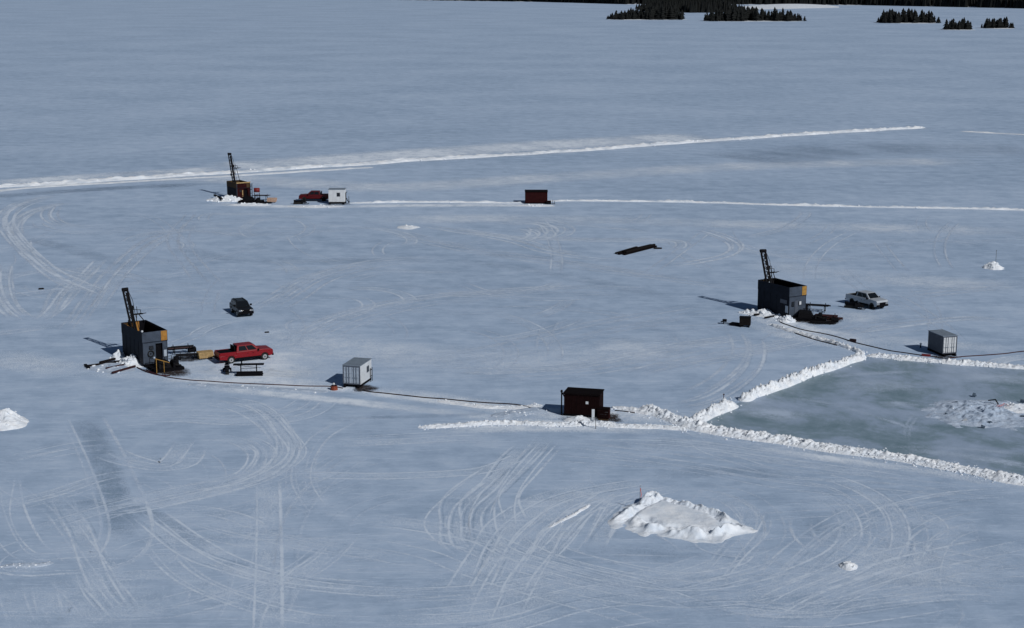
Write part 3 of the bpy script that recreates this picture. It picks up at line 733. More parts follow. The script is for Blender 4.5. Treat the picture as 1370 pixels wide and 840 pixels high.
# ------------------------------------------------------------------ drill rigs
def drill_rig(loc, rz, W, Lg, H, label, v, tip_local):
    """enclosure with open top; local -Y is the front, +X the right wall"""
    root = empty('drill_rig', (loc[0], loc[1], 0), rz, label, 'drill rig', 'drill rigs on the ice')
    th = .07; hw, hl = W / 2, Lg / 2; z0 = .35; zs = H * .70
    lowm = M[v['low']]; upm = M[v['up']]; frm = M[v['front']]
    for sx in (-1, 1):
        MB().box((sx * (hw - .35), -.1, .17), (.28, Lg + .5, .34)).build('skid_runner', M['black'], root)
    MB().box((0, 0, z0 - .0), (W - .02, Lg - .02, .10)).build('floor_deck', M['machine'], root)
    def wall(c, d, m, name='wall'): return MB().box(c, d).build(name, m, root)
    # side walls: lower sheet and a slightly proud upper extension
    sw = []
    for sx in (-1, 1):
        a = wall((sx * (hw - th / 2), 0, (z0 + zs) / 2), (th, Lg, zs - z0), lowm)
        b = wall((sx * (hw - th / 2 + .03), 0, (zs + H) / 2), (th, Lg + .03, H - zs), upm, 'upper_wall')
        sw.append((a, b))
        for i in range(1, 5):
            MB().box((sx * (hw + .012), -hl + Lg * i / 5, (z0 + zs) / 2), (.024, .06, zs - z0 - .05)).build('wall_rib', lowm, a)
        MB().box((sx * (hw - .10), 0, H - .18), (.05, Lg - .3, .10)).build('wall_rail', M['machine'], b)
    bw = wall((0, hl - th / 2, (z0 + zs) / 2), (W - 2 * th - .006, th, zs - z0), lowm)
    bu = wall((0, hl - th / 2 + .03, (zs + H) / 2), (W - 2 * th + .05, th, H - zs), upm, 'upper_wall')
    # inside face of the walls: plywood sheets
    for k, (u0, u1, mm) in enumerate(v['inside']):
        MB().box((-hw + .15 + (u0 + u1) / 2 * (W - .3), hl - th - .02, H - .62), ((u1 - u0) * (W - .3) - .02, .02, 1.1)).build('plywood_panel', M[mm], bu)
    for k in range(4):
        MB().box((hw - th - .02, -hl + Lg * (k + .5) / 4, H - .75), (.02, Lg / 4 - .04, 1.2)).build('plywood_panel', M['black'], sw[1][1])
    if v.get('left_ply'):
        MB().box((-hw - .012, hl - Lg * .22, H - .42), (.02, Lg * .40, .72)).build('plywood_panel', M['plywood_dk'], sw[0][1])
    # front wall in sheets round a real doorway
    fy = -hl + th / 2
    d0, d1, dz = v['door']                      # door opening as fractions of the width, height
    xa, xb = -hw + d0 * W, -hw + d1 * W
    f1 = wall(((-hw + th + xa) / 2, fy, (z0 + zs) / 2), (xa + hw - th - .004, th, zs - z0), frm)
    f2 = wall(((hw - th + xb) / 2, fy, (z0 + zs) / 2), (hw - th - xb - .004, th, zs - z0), frm)
    if dz < zs - .05: wall(((xa + xb) / 2, fy, (dz + zs) / 2), (xb - xa, th, zs - dz), frm)
    fu = wall((0, fy - .04, (zs + H) / 2), (W + .06, th, H - zs), frm, 'upper_wall')
    MB().box((hw - .38, fy - .095, (zs + H) / 2 + .02), (.70, .03, (H - zs) - .10)).build('plywood_panel', M[v['ply']], fu)
    MB().box((0, fy - .09, zs + .03), (W + .08, .03, .06)).build('wall_trim', M['steel_shaded'], fu)
    MB().box((-hw + .05, fy - .085, (z0 + H) / 2), (.08, .04, H - z0 - .2)).build('corner_post', M['steel_grey2'], root)
    # doorway: added black sheet stands in for the dark inside
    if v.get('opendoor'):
        MB().box(((xa + xb) / 2, fy + .28, (z0 + dz) / 2), (xb - xa + .25, .03, dz - z0)).build('doorway_dark_sheet', M['black'], root)
    else:
        dr = MB().box(((xa + xb) / 2, fy - .02, (z0 + dz) / 2), (xb - xa - .04, .05, dz - z0 - .04)).build('door', M['steel_grey'], root)
        MB().box((xb - .16, fy - .07, z0 + 1.0), (.04, .05, .16)).build('door_handle', M['chrome'], dr)
    for (u, z, ww, hh) in v['windows']:
        o = MB().box((-hw + u * W, fy - .05, z), (ww + .1, .05, hh + .1)).build('window', M['steel_shaded'], f1)
        MB().box((-hw + u * W, fy - .085, z), (ww, .03, hh)).build('pane', M['glass'], o)
    for (u, z, ww, hh, mm) in v.get('notices', ()):
        MB().box((-hw + u * W, fy - .05, z), (ww, .03, hh)).build('notice_board', M[mm], root)
    for (yy, z, ww, hh, mm) in v.get('side_notices', ()):
        MB().box((-hw - .035, yy, z), (.03, ww, hh)).build('notice_board', M[mm], root)
    if v.get('lamp'):
        lo = MB().bar((-hw + .02, fy - .05, H - .15), (-hw + .02, fy - .05, H + .12), .06).build('lamp_bracket', M['machine'], root)
        MB().ball((-hw + .02, fy - .07, H + .17), .13).build('work_lamp', M['white_plain'], root)
    if v.get('reel'):
        r_ = MB()
        cx = -hw + .60 * (xa + hw)
        n = 14
        for i in range(n):
            a, b = 2 * math.pi * i / n, 2 * math.pi * (i + 1) / n
            r_.bar((cx + .34 * math.cos(a), fy - .14, 1.5 + .34 * math.sin(a)), (cx + .34 * math.cos(b), fy - .14, 1.5 + .34 * math.sin(b)), .09)
        r_.box((cx, fy - .11, 1.5), (.1, .1, .1)).build('hose_reel', M['rubber'], root)
    # drill unit inside
    MB().box((0, hl * .25, z0 + .55), (W * .5, Lg * .42, 1.0)).box((0, -hl * .1, z0 + 1.25), (W * .3, Lg * .18, .5)).cyl((0, hl * .1, z0 + 1.0), (0, hl * .5, z0 + 1.2), .35).build('drill_unit', M['machine'], root)
    # mast: two channels with lacing, tilted back
    b0 = Vector(v['mast_foot']); t0 = Vector(tip_local); ax = (t0 - b0).normalized(); Lm = (t0 - b0).length
    sx = Vector((1, 0, 0)); sx = (sx - ax * sx.dot(ax)).normalized(); sy = ax.cross(sx)
    mr_ = empty('mast', (0, 0, 0)); mr_.parent = root
    def at_(u, x, y): return b0 + ax * (u * Lm) + sx * x + sy * y
    gx = v.get('mast_w', .26)
    for s_ in (-1, 1):
        MB().bar(at_(0, s_ * gx, 0), at_(1.0, s_ * gx, 0), .14, .30).build('mast_rail', M['machine'], mr_)
    nr = 15
    for i in range(nr):
        u = .04 + .92 * i / (nr - 1)
        MB().bar(at_(u, -gx, .0), at_(u, gx, .0), .09, .09).build('mast_rung', M['pipe'], mr_)
    lac = MB()
    for i in range(nr - 1):
        u = .04 + .92 * i / (nr - 1); u2 = .04 + .92 * (i + 1) / (nr - 1); s_ = 1 if i % 2 else -1
        lac.bar(at_(u, s_ * gx, -.06), at_(u2, -s_ * gx, -.06), .05)
    lac.build('mast_lacing', M['pipe'], mr_)
    MB().bar(at_(.05, 0, -.16), at_(.93, 0, -.16), .16, .12).build('feed_beam', M['machine'], mr_)
    MB().cyl(at_(.985, -gx - .08, 0), at_(.985, gx + .08, 0), .22, n=12).build('crown_sheave', M['machine'], mr_)
    MB().box(at_(.70, gx + .16, 0), (.16, .2, .5)).build('hydraulic_box', M['pipe'], mr_)
    MB().box(at_(.5, -gx - .14, 0), (.14, .16, .4)).build('hydraulic_box', M['pipe'], mr_)
    MB().tube([at_(.95, gx + .05, -.1), at_(.8, gx + .25, -.25), at_(.6, gx + .2, -.2), at_(.35, gx + .3, -.2), at_(.2, gx + .1, 0)], .035).build('hydraulic_line', M['rubber'], mr_)
    if v.get('mast_marks'):
        mk = MB()
        for u in (.45, .56, .64, .72, .82): mk.box(at_(u, -gx * .3, -.26), (.16, .04, .10))
        mk.build('mast_plate', M['offwhite'], mr_)
    # rod platform beside the mast
    pu = v['plat']
    pc = at_(pu, gx + .62, .05)
    pl = MB().box(pc, (1.05, .55, .07)).build('rod_platform', M['pipe'], root)
    ps = MB()
    for dx in (-.45, 0, .42):
        ps.bar(pc + Vector((dx, .2, 0)), pc + Vector((dx - .05, .2, .85 if dx < .3 else .45)), .055)
    ps.bar(pc + Vector((-.47, .2, .55)), pc + Vector((.40, .2, .42)), .05)
    ps.bar(pc + Vector((-.5, -.2, .02)), pc + Vector((.95, -.1, .04)), .07)
    ps.build('guard_rail', M['pipe'], pl)
    foot = Vector((hw - .25, hl - .35, H - .1))
    MB().bar(pc + Vector((.1, 0, -.04)), foot, .08).bar(pc + Vector((-.15, 0, -.04)), (pc.x * .55, pc.y - .1, H - .1), .07).build('mast_brace', M['pipe'], root)
    return root

rigA = dict(low='steel_shaded', up='steel_shaded', front='steel_grey2', inside=[(0, .18, 'plywood_dk'), (.18, .36, 'plywood'), (.38, .74, 'plywood'), (.76, 1.0, 'black')], left_ply=True, ply='plywood',
            door=(.52, .80, 2.55), opendoor=True, windows=[(.34, 2.15, .42, .32)], notices=[(.90, 1.35, .32, .75, 'offwhite')], lamp=True, reel=True, mast_foot=(-.25, 1.1, .5), plat=.60)
def loc2(root_loc, rz, P):
    d = Vector((P[0] - root_loc[0], P[1] - root_loc[1], 0)); c, s = math.cos(-rz), math.sin(-rz)
    return (d.x * c - d.y * s, d.x * s + d.y * c, P[2])
LA = (-41.5, 181.2); RA = R(33)
drill_rig(LA, RA, 2.9, 6.5, 3.95, 'grey drill rig enclosure with orange plywood panels and leaning mast, next to the red pickup', rigA, loc2(LA, RA, (-44.35, 185.0, 7.55)))
LB = (34.6, 207.0); RB = R(30)
rigB = dict(low='steel_shaded', up='steel_shaded', front='steel_grey2', inside=[(0, .3, 'plywood_dk'), (.32, .65, 'black'), (.67, 1.0, 'black')], left_ply=True, ply='yellow',
            door=(.34, .56, 2.35), windows=[(.22, 1.9, .34, .55)], notices=[(.66, 1.95, .30, .42, 'white_plain'), (.56, 1.9, .12, .5, 'steel_shaded')], side_notices=[(-2.1, 2.15, 1.3, .5, 'cont_grey'), (-2.75, 1.25, .5, .9, 'offwhite')], mast_foot=(-.55, .9, .5), plat=.62, mast_w=.34, mast_marks=True)
drill_rig(LB, RB, 2.75, 6.3, 4.1, 'dark grey drill rig enclosure with yellow corner panel, next to the white pickup', rigB, loc2(LB, RB, (32.55, 210.55, 7.75)))
nc = G(317, 268.4); RC = R(33)
LC = (nc.x + 1.4 * math.cos(RC) - 2.3 * math.sin(RC), nc.y + 1.4 * math.sin(RC) + 2.3 * math.cos(RC))
rigC = dict(low='steel_shaded', up='plywood_dk', front='brown_red', inside=[(0, .3, 'plywood_dk'), (.32, .66, 'timber'), (.68, 1.0, 'plywood_dk')], left_ply=True, ply='plywood_dk',
            door=(.55, .82, 2.2), opendoor=True, windows=[(.28, 1.8, .3, .3)], notices=[(.44, 1.3, .18, 1.3, 'timber')], mast_foot=(-.4, .2, .5), plat=.66)
rc = drill_rig(LC, RC, 2.8, 4.6, 3.35, 'far drill rig with brown front wall and tall dark mast', rigC, loc2(LC, RC, (-55.4, 322.0, 8.3)))
MB().box((0, -2.4, 3.4), (2.9, .12, .22)).build('timber_beam', M['timber'], rc)
MB().bar((1.55, -2.1, .35), (1.55, -2.1, 3.1), .10).bar((1.9, -2.1, .35), (1.9, -2.1, 3.1), .10).bar((1.55, -2.1, 1.2), (1.9, -2.1, 1.2), .08).bar((1.55, -2.1, 1.9), (1.9, -2.1, 1.9), .08).bar((1.55, -2.1, 2.6), (1.9, -2.1, 2.6), .08).build('ladder', M['pipe'], rc)

# ------------------------------------------------------------------ machinery in front of the rigs
def pump_skid(px, py, rz, sx, sy, label, v=0):
    c = G(px, py); root = empty('pump_skid', (c.x, c.y, 0), rz, label, 'pump skid', 'pump skids beside the drill rigs')
    for s_ in (-1, 1): MB().box((0, s_ * (sy / 2 - .15), .12), (sx, .2, .24)).build('skid_runner', M['black'], root)
    MB().box((0, 0, .29), (sx - .1, sy - .05, .10)).build('deck', M['black'], root)
    e = MB().frustum([(-sx * .32, -sy * .34, .34), (sx * .10, -sy * .34, .34), (sx * .10, sy * .30, .34), (-sx * .32, sy * .30, .34)],
                     [(-sx * .30, -sy * .28, 1.15), (sx * .04, -sy * .28, 1.05), (sx * .04, sy * .24, 1.05), (-sx * .30, sy * .24, 1.15)]).build('engine_cover', M['machine'], root)
    MB().cyl((-sx * .1, 0, 1.05), (-sx * .1, 0, 1.65), .06).build('exhaust_pipe', M['pipe'], e)
    MB().cyl((sx * .30, -sy * .28, .62), (sx * .30, sy * .28, .62), .28, n=12).build('water_tank', M['machine'], root)
    MB().cyl((sx * .18, -sy * .38, .34), (sx * .18, -sy * .38, .85), .16, n=10).build('pump', M['pipe'], root)
    MB().tube([(sx * .2, -sy * .4, .7), (sx * .4, -sy * .42, .5), (sx * .46, -sy * .2, .42), (sx * .3, sy * .35, .40), (-sx * .1, sy * .4, .42)], .05).build('suction_hose', M['rubber'], root)
    for q in range(4):
        x = -sx * .42 + q * sx * .25
        MB().bar((x, sy * .44, .3), (x, sy * .44, 1.2), .05).build('rail_post', M['pipe'], root)
    MB().bar((-sx * .44, sy * .44, 1.18), (sx * .36, sy * .44, 1.18), .05).build('hand_rail', M['pipe'], root)
    return root
p1 = pump_skid(222, 494, R(33), 3.4, 2.5, 'dark oily pump skid in front of the doorway of the left drill rig')
for yy in (-1.25,):
    MB().bar((-1.75, yy, 1.7), (-.1, yy - .15, 1.05), .065).bar((-1.55, yy - .03, .0), (-1.55, yy - .03, 1.65), .055).bar((-.7, yy - .05, .0), (-.7, yy - .05, 1.3), .05).build('yellow_rail', M['yellow'], p1)
MB().ball((-1.75, -1.25, 1.78), .13).build('pipe_elbow', M['offwhite'], p1)
p2 = pump_skid(1083, 427.5, R(-14), 4.3, 2.4, 'dark oily pump skid in front of the right drill rig')
p3 = pump_skid(336, 270.5, R(-8), 4.6, 2.2, 'dark machinery skid in front of the farthest drill rig')

def rod_rack(px, py, rz, L_, n, h, label, mm='pipe', tip=None, spread=1.2):
    c = G(px, py); root = empty('rod_rack', (c.x, c.y, 0), rz, label, 'rod rack', 'drill rod racks beside the rigs')
    for x in (-L_ * .33, L_ * .33):
        t = MB()
        for y in (-spread / 2, spread / 2): t.bar((x, y, 0), (x, y, h + .25), .08)
        t.bar((x, -spread / 2, h - .06), (x, spread / 2, h - .06), .09)
        t.bar((x, -spread / 2, .25), (x, spread / 2, .25), .06)
        t.build('trestle', M['pipe'], root)
    for i in range(n):
        y = -spread / 2 + .12 + (spread - .24) * i / max(1, n - 1); dx = rt.uniform(-.25, .25)
        MB().cyl((-L_ / 2 + dx, y, h + .035), (L_ / 2 + dx, y + rt.uniform(-.05, .05), h + .035), .055, n=6).build('drill_rod', M[mm if rt.random() < .7 else 'pipe_red'], root)
    return root
rod_rack(243, 473, R(20), 2.6, 6, .75, 'low rack of dark drill rods behind the left pump skid')
rod_rack(251, 480, R(12), 2.4, 5, .45, 'low rack of drill rods between the left pump skid and the lumber stack')
rod_rack(1093, 417, R(-18), 3.0, 6, .85, 'rack of dark drill rods behind the right pump skid')
rod_rack(1106, 427, R(-20), 2.8, 6, .45, 'low rack of rusty drill rods at the end of the right pump skid', 'pipe_red')
rod_rack(350, 268, R(-5), 3.0, 6, .95, 'rack of drill rods in front of the farthest drill rig')

def drum(px, py, label, m, lying=False, rz=0.0):
    c = G(px, py); o_ = empty('steel_drum', (c.x, c.y, 0), rz, label, 'drum', 'steel drums beside the drill rigs')
    a, b = ((-.44, 0, .29), (.44, 0, .29)) if lying else ((0, 0, 0), (0, 0, .88))
    A, B = Vector(a), Vector(b); MB().cyl(A, B, .285, n=14).build('drum_body', m, o_)
    for t in (.02, .34, .66, .98): p = A.lerp(B, t); d = (B - A).normalized() * .015; MB().cyl(p - d, p + d, .30, n=14).build('rim_band', m, o_)
drum(236, 487, 'dark steel drum standing right of the left pump skid', M['machine'])
drum(257, 471, 'dark steel drum lying behind the left rod racks', M['black'], True, .5)
drum(1073, 418, 'dark steel drum standing at the corner of the right drill rig', M['black'])
drum(1078, 416, 'second dark steel drum behind the right pump skid', M['machine'])
drum(1117, 431, 'dark steel drum lying in front of the rusty rod rack', M['machine'], True, -.3)
def bundle(px, py, rz, L_, label, m):
    c = G(px, py); o_ = empty('pipe_bundle', (c.x, c.y, 0), rz, label, 'pipes', 'pipe bundles on the snow')
    for x in (-.3 * L_, .3 * L_): MB().box((x, 0, .05), (.12, .9, .10)).build('bearer', M['timber_dk'], o_)
    for i in range(7): MB().cyl((-L_ / 2 + rt.uniform(-.2, .2), -.35 + .11 * i, .155), (L_ / 2 + rt.uniform(-.2, .2), -.35 + .11 * i, .155), .052, n=6).build('pipe', m, o_)
    for i in range(4): MB().cyl((-L_ / 2 + rt.uniform(-.2, .2), -.20 + .11 * i, .25), (L_ / 2 + rt.uniform(-.2, .2), -.20 + .11 * i, .25), .052, n=6).build('pipe', m, o_)
bundle(1101, 433, R(-14), 3.0, 'dark pipe bundle in front of the right pump skid', M['pipe'])
bundle(1116, 427.5, R(-10), 1.9, 'short reddish pipe bundle at the right end of the rusty rod rack', M['pipe_red'])
bundle(240, 467, R(22), 2.6, 'dark pipe bundle behind the left rod racks', M['pipe'])
bundle(352, 272, R(0), 3.2, 'dark pipe bundle in front of the farthest drill rig', M['pipe'])
# fuel tank on a stand (far rig)
c = G(342, 268); t = empty('fuel_tank', (c.x, c.y + 1.8, 0), R(5), 'red fuel tank raised on a stand beside the farthest drill rig', 'fuel tank')
MB().cyl((-.55, 0, 1.75), (.55, 0, 1.75), .45, n=14).build('tank', M['red_dull'], t, True)
for x in (-.45, .45):
    for y in (-.35, .35): MB().bar((x, y, 0), (x, y, 1.45), .08).build('leg', M['pipe'], t)
MB().box((0, 0, 1.34), (1.2, .9, .08)).build('stand_top', M['offwhite'], t)

def lumber(px, py, rz, nx, nz, L_, wd, ht, mm, label, name='lumber_stack', cat='lumber'):
    c = G(px, py); root = empty(name, (c.x, c.y, 0), rz, label, cat)
    for x in (-L_ * .35, L_ * .35): MB().box((x, 0, .06), (.10, nx * wd, .12)).build('bearer', M['timber_dk'], root)
    for k in range(nz):
        for i in range(nx):
            MB().box((rt.uniform(-.08, .08), (i - (nx - 1) / 2) * wd, .12 + ht * (k + .5)), (L_, wd - .02, ht - .015), rt.uniform(-.01, .01)).build('plank', M[mm], root)
    return root
lumber(275, 479, R(24), 4, 4, 1.7, .30, .17, 'timber', 'tan lumber stack between the left rod racks and the red pickup')
lumber(364, 270.5, R(-4), 4, 4, 1.6, .30, .18, 'pinkwood', 'pale lumber stack at the right end of the farthest drill rig')

# loose timbers lying in the snow
def beam(a, b, wd, ht, mm, label, z=0.0, group='timbers lying beside the drill rigs'):
    A = G(*a); B = G(*b); mid = (A + B) / 2; d = B - A; rz = math.atan2(d.y, d.x); L_ = d.length
    o = MB().box((0, 0, ht / 2), (L_, wd, ht)).box((L_ * .3, 0, ht + .01), (.12, wd + .02, .02)).build('timber_beam', M[mm], None)
    o.location = (mid.x, mid.y, z); o.rotation_euler = (0, 0, rz)
    tag(o, label, 'timber', group); return o
beam((117, 492), (163, 485), .22, .20, 'timber_dk', 'dark timber beam, nearest the camera of the dark pair left of the left drill rig', .10)
beam((134, 487), (154, 482), .25, .20, 'timber_dk', 'shorter dark timber beam, farther of the dark pair left of the left drill rig', .10)
beam((114, 489), (119, 494), .3, .15, 'pipe', 'short grey offcut at the far left end of the timbers', .05)
beam((150, 501), (181, 492), .20, .18, 'pipe_red', 'reddish timber beam lying by the hose of the left drill rig', .12)
beam((142, 495), (166, 490), .18, .14, 'pipe_red', 'thin reddish timber between the dark beams and the reddish beam', .14)
beam((1000, 417), (1011, 420), .25, .2, 'timber_dk', 'short dark timber, farthest left beside the right drill rig', .16)
beam((1009, 423), (1024, 421.5), .28, .2, 'timber_dk', 'dark timber lying in snow beside the right drill rig', .10)
beam((1023, 427), (1038, 424), .18, .14, 'timber_dk', 'thin dark timber near the corner of the right drill rig', .14)
beam((287, 265), (297, 270), .35, .3, 'timber_dk', 'dark timber in the snow pile left of the farthest drill rig', .45)
# trestle log pile on open ice
c0, c1 = G(831, 341), G(874, 330)
mid = (c0 + c1) / 2; rzp = math.atan2(c1.y - c0.y, c1.x - c0.x); Lp = (c1 - c0).length
tp = empty('timber_pile', (mid.x, mid.y, 0), rzp, 'pile of long dark timbers lying alone on the open ice', 'timber pile')
for i, (x, y, z, l, a) in enumerate([(0, -.55, .14, 1.0, 0), (.1, -.15, .14, .95, .02), (-.2, .25, .14, 1.0, -.02), (.3, -.35, .40, .92, .01), (.1, .1, .40, .85, -.03), (-1.2, 1.3, .14, .72, .06)]):
    MB().box((x, y, z), (Lp * l, .30, .25), a).build('timber', M['timber_dk' if i % 2 else 'brown_trim'], tp)
sm = G(880, 333); MB_ = MB(); MB_.box((0, 0, .12), (1.3, .18, .2), .1).box((.2, .4, .1), (.9, .16, .16), -.2)
o = MB_.build('timber_offcut', M['timber_dk'], None); o.location = sm; tag(o, 'small timber offcuts at the right end of the long timber pile', 'timber')

# ------------------------------------------------------------------ site cabins and sheds
def corrug(root, x0, x1, y, z0, z1, n, nx, ny, m, name):
    """vertical corrugation ribs on a wall, joined as one sheet of relief"""
    r = MB()
    for i in range(n):
        t = (i + .5) / n
        if ny: r.box((x0 + (x1 - x0) * t, y, (z0 + z1) / 2), ((x1 - x0) / n * .5, .04, z1 - z0))
        else: r.box((y, x0 + (x1 - x0) * t, (z0 + z1) / 2), (.04, (x1 - x0) / n * .5, z1 - z0))
    return r.build(name, m, root)
def cabin(loc, rz, W, L_, zb, zt, label, wallm, frontm, roofm, front='doors', side_window=None, name='site_cabin', side_m=None):
    root = empty(name, (loc[0], loc[1], 0), rz, label, 'cabin', 'small site cabins')
    hw, hl = W / 2, L_ / 2
    for s_ in (-1, 1): MB().box((s_ * (hw - .22), 0, zb / 2), (.2, L_ + .5, zb)).build('skid_runner', M['black'], root)
    for y in (-hl + .3, hl - .3): MB().box((0, y, zb - .07), (W - .3, .16, .12)).build('cross_beam', M['black'], root)
    MB().box((0, 0, zb + .05), (W, L_, .1)).build('floor', M['black'], root)
    th = .06; z0 = zb + .1
    for s_ in (-1, 1):
        wl = MB().box((s_ * (hw - th / 2), 0, (z0 + zt) / 2), (th, L_, zt - z0)).build('side_wall', side_m or wallm, root)
        corrug(wl, -hl + .1, hl - .1, s_ * (hw + .008), z0 + .08, zt - .08, max(6, int(L_ / .28)), 0, 0, side_m or wallm, 'corrugation')
        if side_window and s_ == side_window[0]:
            y, z, ww, hh = side_window[1:]
            wf = MB().box((s_ * (hw + .035), y, z), (.05, ww + .12, hh + .12)).build('window_frame', M['cont_grey'], wl)
            MB().box((s_ * (hw + .065), y, z), (.03, ww, hh)).build('pane', M['glass'], wf)
    MB().box((0, hl - th / 2, (z0 + zt) / 2), (W - 2 * th - .004, th, zt - z0)).build('end_wall', wallm, root)
    if front == 'doors':
        fr = MB()
        for s_ in (-1, 1): fr.box((s_ * (hw - .05), -hl - .01, (z0 + zt) / 2), (.10, .09, zt - z0))
        fr.box((0, -hl - .01, zt - .05), (W - .2, .09, .10)).box((0, -hl - .01, z0 + .05), (W - .2, .09, .10))
        fr.build('door_frame', M['cont_grey'], root)
        for s_ in (-1, 1):
            dw = (W - .22) / 2
            d = MB().box((s_ * (dw / 2 + .006), -hl + .015, (z0 + zt) / 2), (dw - .012, .05, zt - z0 - .22)).build('door', frontm, root)
            k = MB()
            for i in range(4): k.box((s_ * (dw / 2 + .006), -hl - .02, z0 + .3 + i * (zt - z0 - .6) / 3), (dw - .08, .03, .10))
            k.build('door_panel', frontm, d)
            for q in (.22, .55):
                x = s_ * (.07 + q * dw)
                MB().cyl((x, -hl - .065, z0 + .1), (x, -hl - .065, zt - .1), .025, n=6).build('locking_bar', M['cont_grey'], d)
                MB().box((x, -hl - .075, z0 + .75), (.22, .03, .06)).build('door_handle', M['roof_grey'], d)
    else:
        MB().box((0, -hl + th / 2, (z0 + zt) / 2), (W - 2 * th - .004, th, zt - z0)).build('end_wall', frontm, root)
    rf = MB().box((0, 0, zt + .04), (W + .06, L_ + .08, .07)).build('roof', roofm, root)
    corrug(rf, -hl + .1, hl - .1, 0, zt + .06, zt + .085, 1, 0, 0, roofm, 'roof_ridge')
    return root
c1_ = cabin((-16.5, 170.5), R(-15), 1.95, 3.5, .25, 2.34, 'small white cabin with grey double doors and a side window, middle left', M['white_steel'], M['offwhite'], M['roof_grey'], 'doors', (1, .5, 1.55, .55, .55), 'site_cabin')
MB().bar((1.1, 1.1, .0), (1.1, 1.1, 1.5), .05).bar((1.1, 1.6, .0), (1.1, 1.6, 1.5), .05).bar((1.1, 1.1, 1.3), (1.1, 1.6, 1.3), .05).bar((1.1, 1.1, .6), (1.1, 1.6, .6), .05).build('step_ladder', M['pipe'], c1_)
c2_ = cabin((49.6, 184.9), R(16), 1.82, 3.25, .22, 2.32, 'grey container cabin with white double doors beside the ice pad', M['cont_grey'], M['white_plain'], M['roof_grey'], 'doors', None, 'site_cabin')
b_ = G(450.5, 273.2)
c3_ = cabin((b_.x + .02, b_.y + 1.1), R(1), 3.1, 2.2, .35, 2.75, 'far white corrugated cabin partly hiding the far red pickup', M['white_steel'], M['white_steel'], M['roof_grey'], 'plain', None, 'site_cabin')
corrug(c3_, -1.45, 1.45, -1.108, .5, 2.68, 11, 0, 1, M['white_steel'], 'corrugation')
wf = MB().box((.32, -1.14, 1.85), (.62, .05, .72)).build('window_frame', M['cont_grey'], c3_); MB().box((.32, -1.18, 1.85), (.5, .03, .6)).build('pane', M['glass'], wf)
st = MB()
for i in range(3): st.box((1.75 + .22 * i, .1, .9 - .28 * i), (.24, .8, .06))
st.bar((1.65, -.35, 0), (1.65, -.35, 2.1), .16).bar((2.3, -.35, 0), (1.75, -.35, 1.0), .10).bar((1.65, -.35, 2.1), (1.95, -.35, 2.3), .12).bar((2.25, -.3, 0), (2.2, -.3, 1.4), .08)
st.build('door_steps', M['machine'], c3_)

def shed(px, py, rz, W, D, zb, zt, label, m, chimney, steps):
    c = G(px, py); root = empty('shed', (c.x, c.y, 0), rz, label, 'shed', 'brown wooden sheds')
    hw = W / 2
    for y in (.25, D - .25): MB().box((0, y, zb / 2), (W + .3, .2, zb)).build('skid_runner', M['black'], root)
    MB().box((0, D / 2, zb + .04), (W, D, .08)).build('floor', M['black'], root)
    z0 = zb + .08; nb = int(W / .24)
    fw = MB().box((0, .03, (z0 + zt) / 2), (W - .01, .05, zt - z0)).build('front_wall', m, root)
    for i in range(nb):
        if W * (i + .5) / nb - hw > -99: MB().box((-hw + W * (i + .5) / nb, -.008, (z0 + zt) / 2 + rt.uniform(-.01, .01)), (W / nb - .025, .03, zt - z0 - .03)).build('wall_board', m, fw)
    MB().box((0, D - .03, (z0 + zt) / 2), (W - .01, .05, zt - z0)).build('back_wall', m, root)
    for s_ in (-1, 1):
        sw_ = MB().box((s_ * (hw - .03), D / 2, (z0 + zt) / 2), (.05, D - .13, zt - z0)).build('side_wall', m, root)
        n2 = int(D / .24)
        for i in range(n2): MB().box((s_ * (hw + .008), .08 + (D - .16) * (i + .5) / n2, (z0 + zt) / 2), (.03, (D - .16) / n2 - .025, zt - z0 - .03)).build('wall_board', m, sw_)
    rf = MB().prism([(-hw - .08, zt + .02), (hw + .08, zt + .02), (hw + .08, zt + .10), (-hw - .08, zt + .10)], -.10, D + .10).build('roof', M['brown_trim'], root)
    MB().box((0, -.12, zt + .02), (W + .16, .03, .14)).build('fascia', M['brown_trim'], rf)
    if chimney:
        ch = MB().cyl((-hw - .30, .25, .0), (-hw - .30, .25, zt + .05), .07, n=10).cyl((-hw - .02, .25, zt - .40), (-hw - .30, .25, zt + .05), .06, n=10).build('stove_pipe', M['black'], root)
        MB().cyl((-hw - .30, .25, zt + .05), (-hw - .30, .25, zt + .25), .13, .10, n=10).build('pipe_cap', M['black'], ch)
        MB().box((.55, -.05, zb + (zt - zb) * .62), (.26, .04, .26)).build('white_notice', M['white_plain'], root)
        MB().box((-.5, -.03, zb + .9), (.03, .03, 1.6)).build('door_edge', M['brown_trim'], fw)
    return root
shed(778, 558, R(-14), 3.55, 2.1, .18, 2.32, 'dark brown shed with a stove pipe and white notice in the middle', M['brown'], True, True)
s_ = G(812, 561)
pc_ = empty('wooden_crate', (s_.x - .3, s_.y + .4, 0), R(-14), 'low dark brown wooden crate on the oil stained snow right of the dark brown shed', 'crate')
for i in range(4): MB().box((0, -.42, .16 + .24 * i), (1.15, .06, .21)).build('board', M['brown'], pc_); MB().box((0, .42, .16 + .24 * i), (1.15, .06, .21)).build('board', M['brown'], pc_)
for i in range(4):
    for sx in (-1, 1): MB().box((sx * .55, 0, .16 + .24 * i), (.06, .78, .21)).build('board', M['brown_red'], pc_)
MB().box((0, 0, 1.03), (1.2, .95, .05)).build('lid', M['brown_trim'], pc_)
MB().box((.1, -.75, .05), (1.0, .25, .08)).build('bottom_plank', M['plywood_dk'], pc_)
shed(717.5, 272.6, R(0), 4.2, 2.3, .15, 2.3, 'far red brown shed on the thin snow ridge', M['brown_red'], False, False)
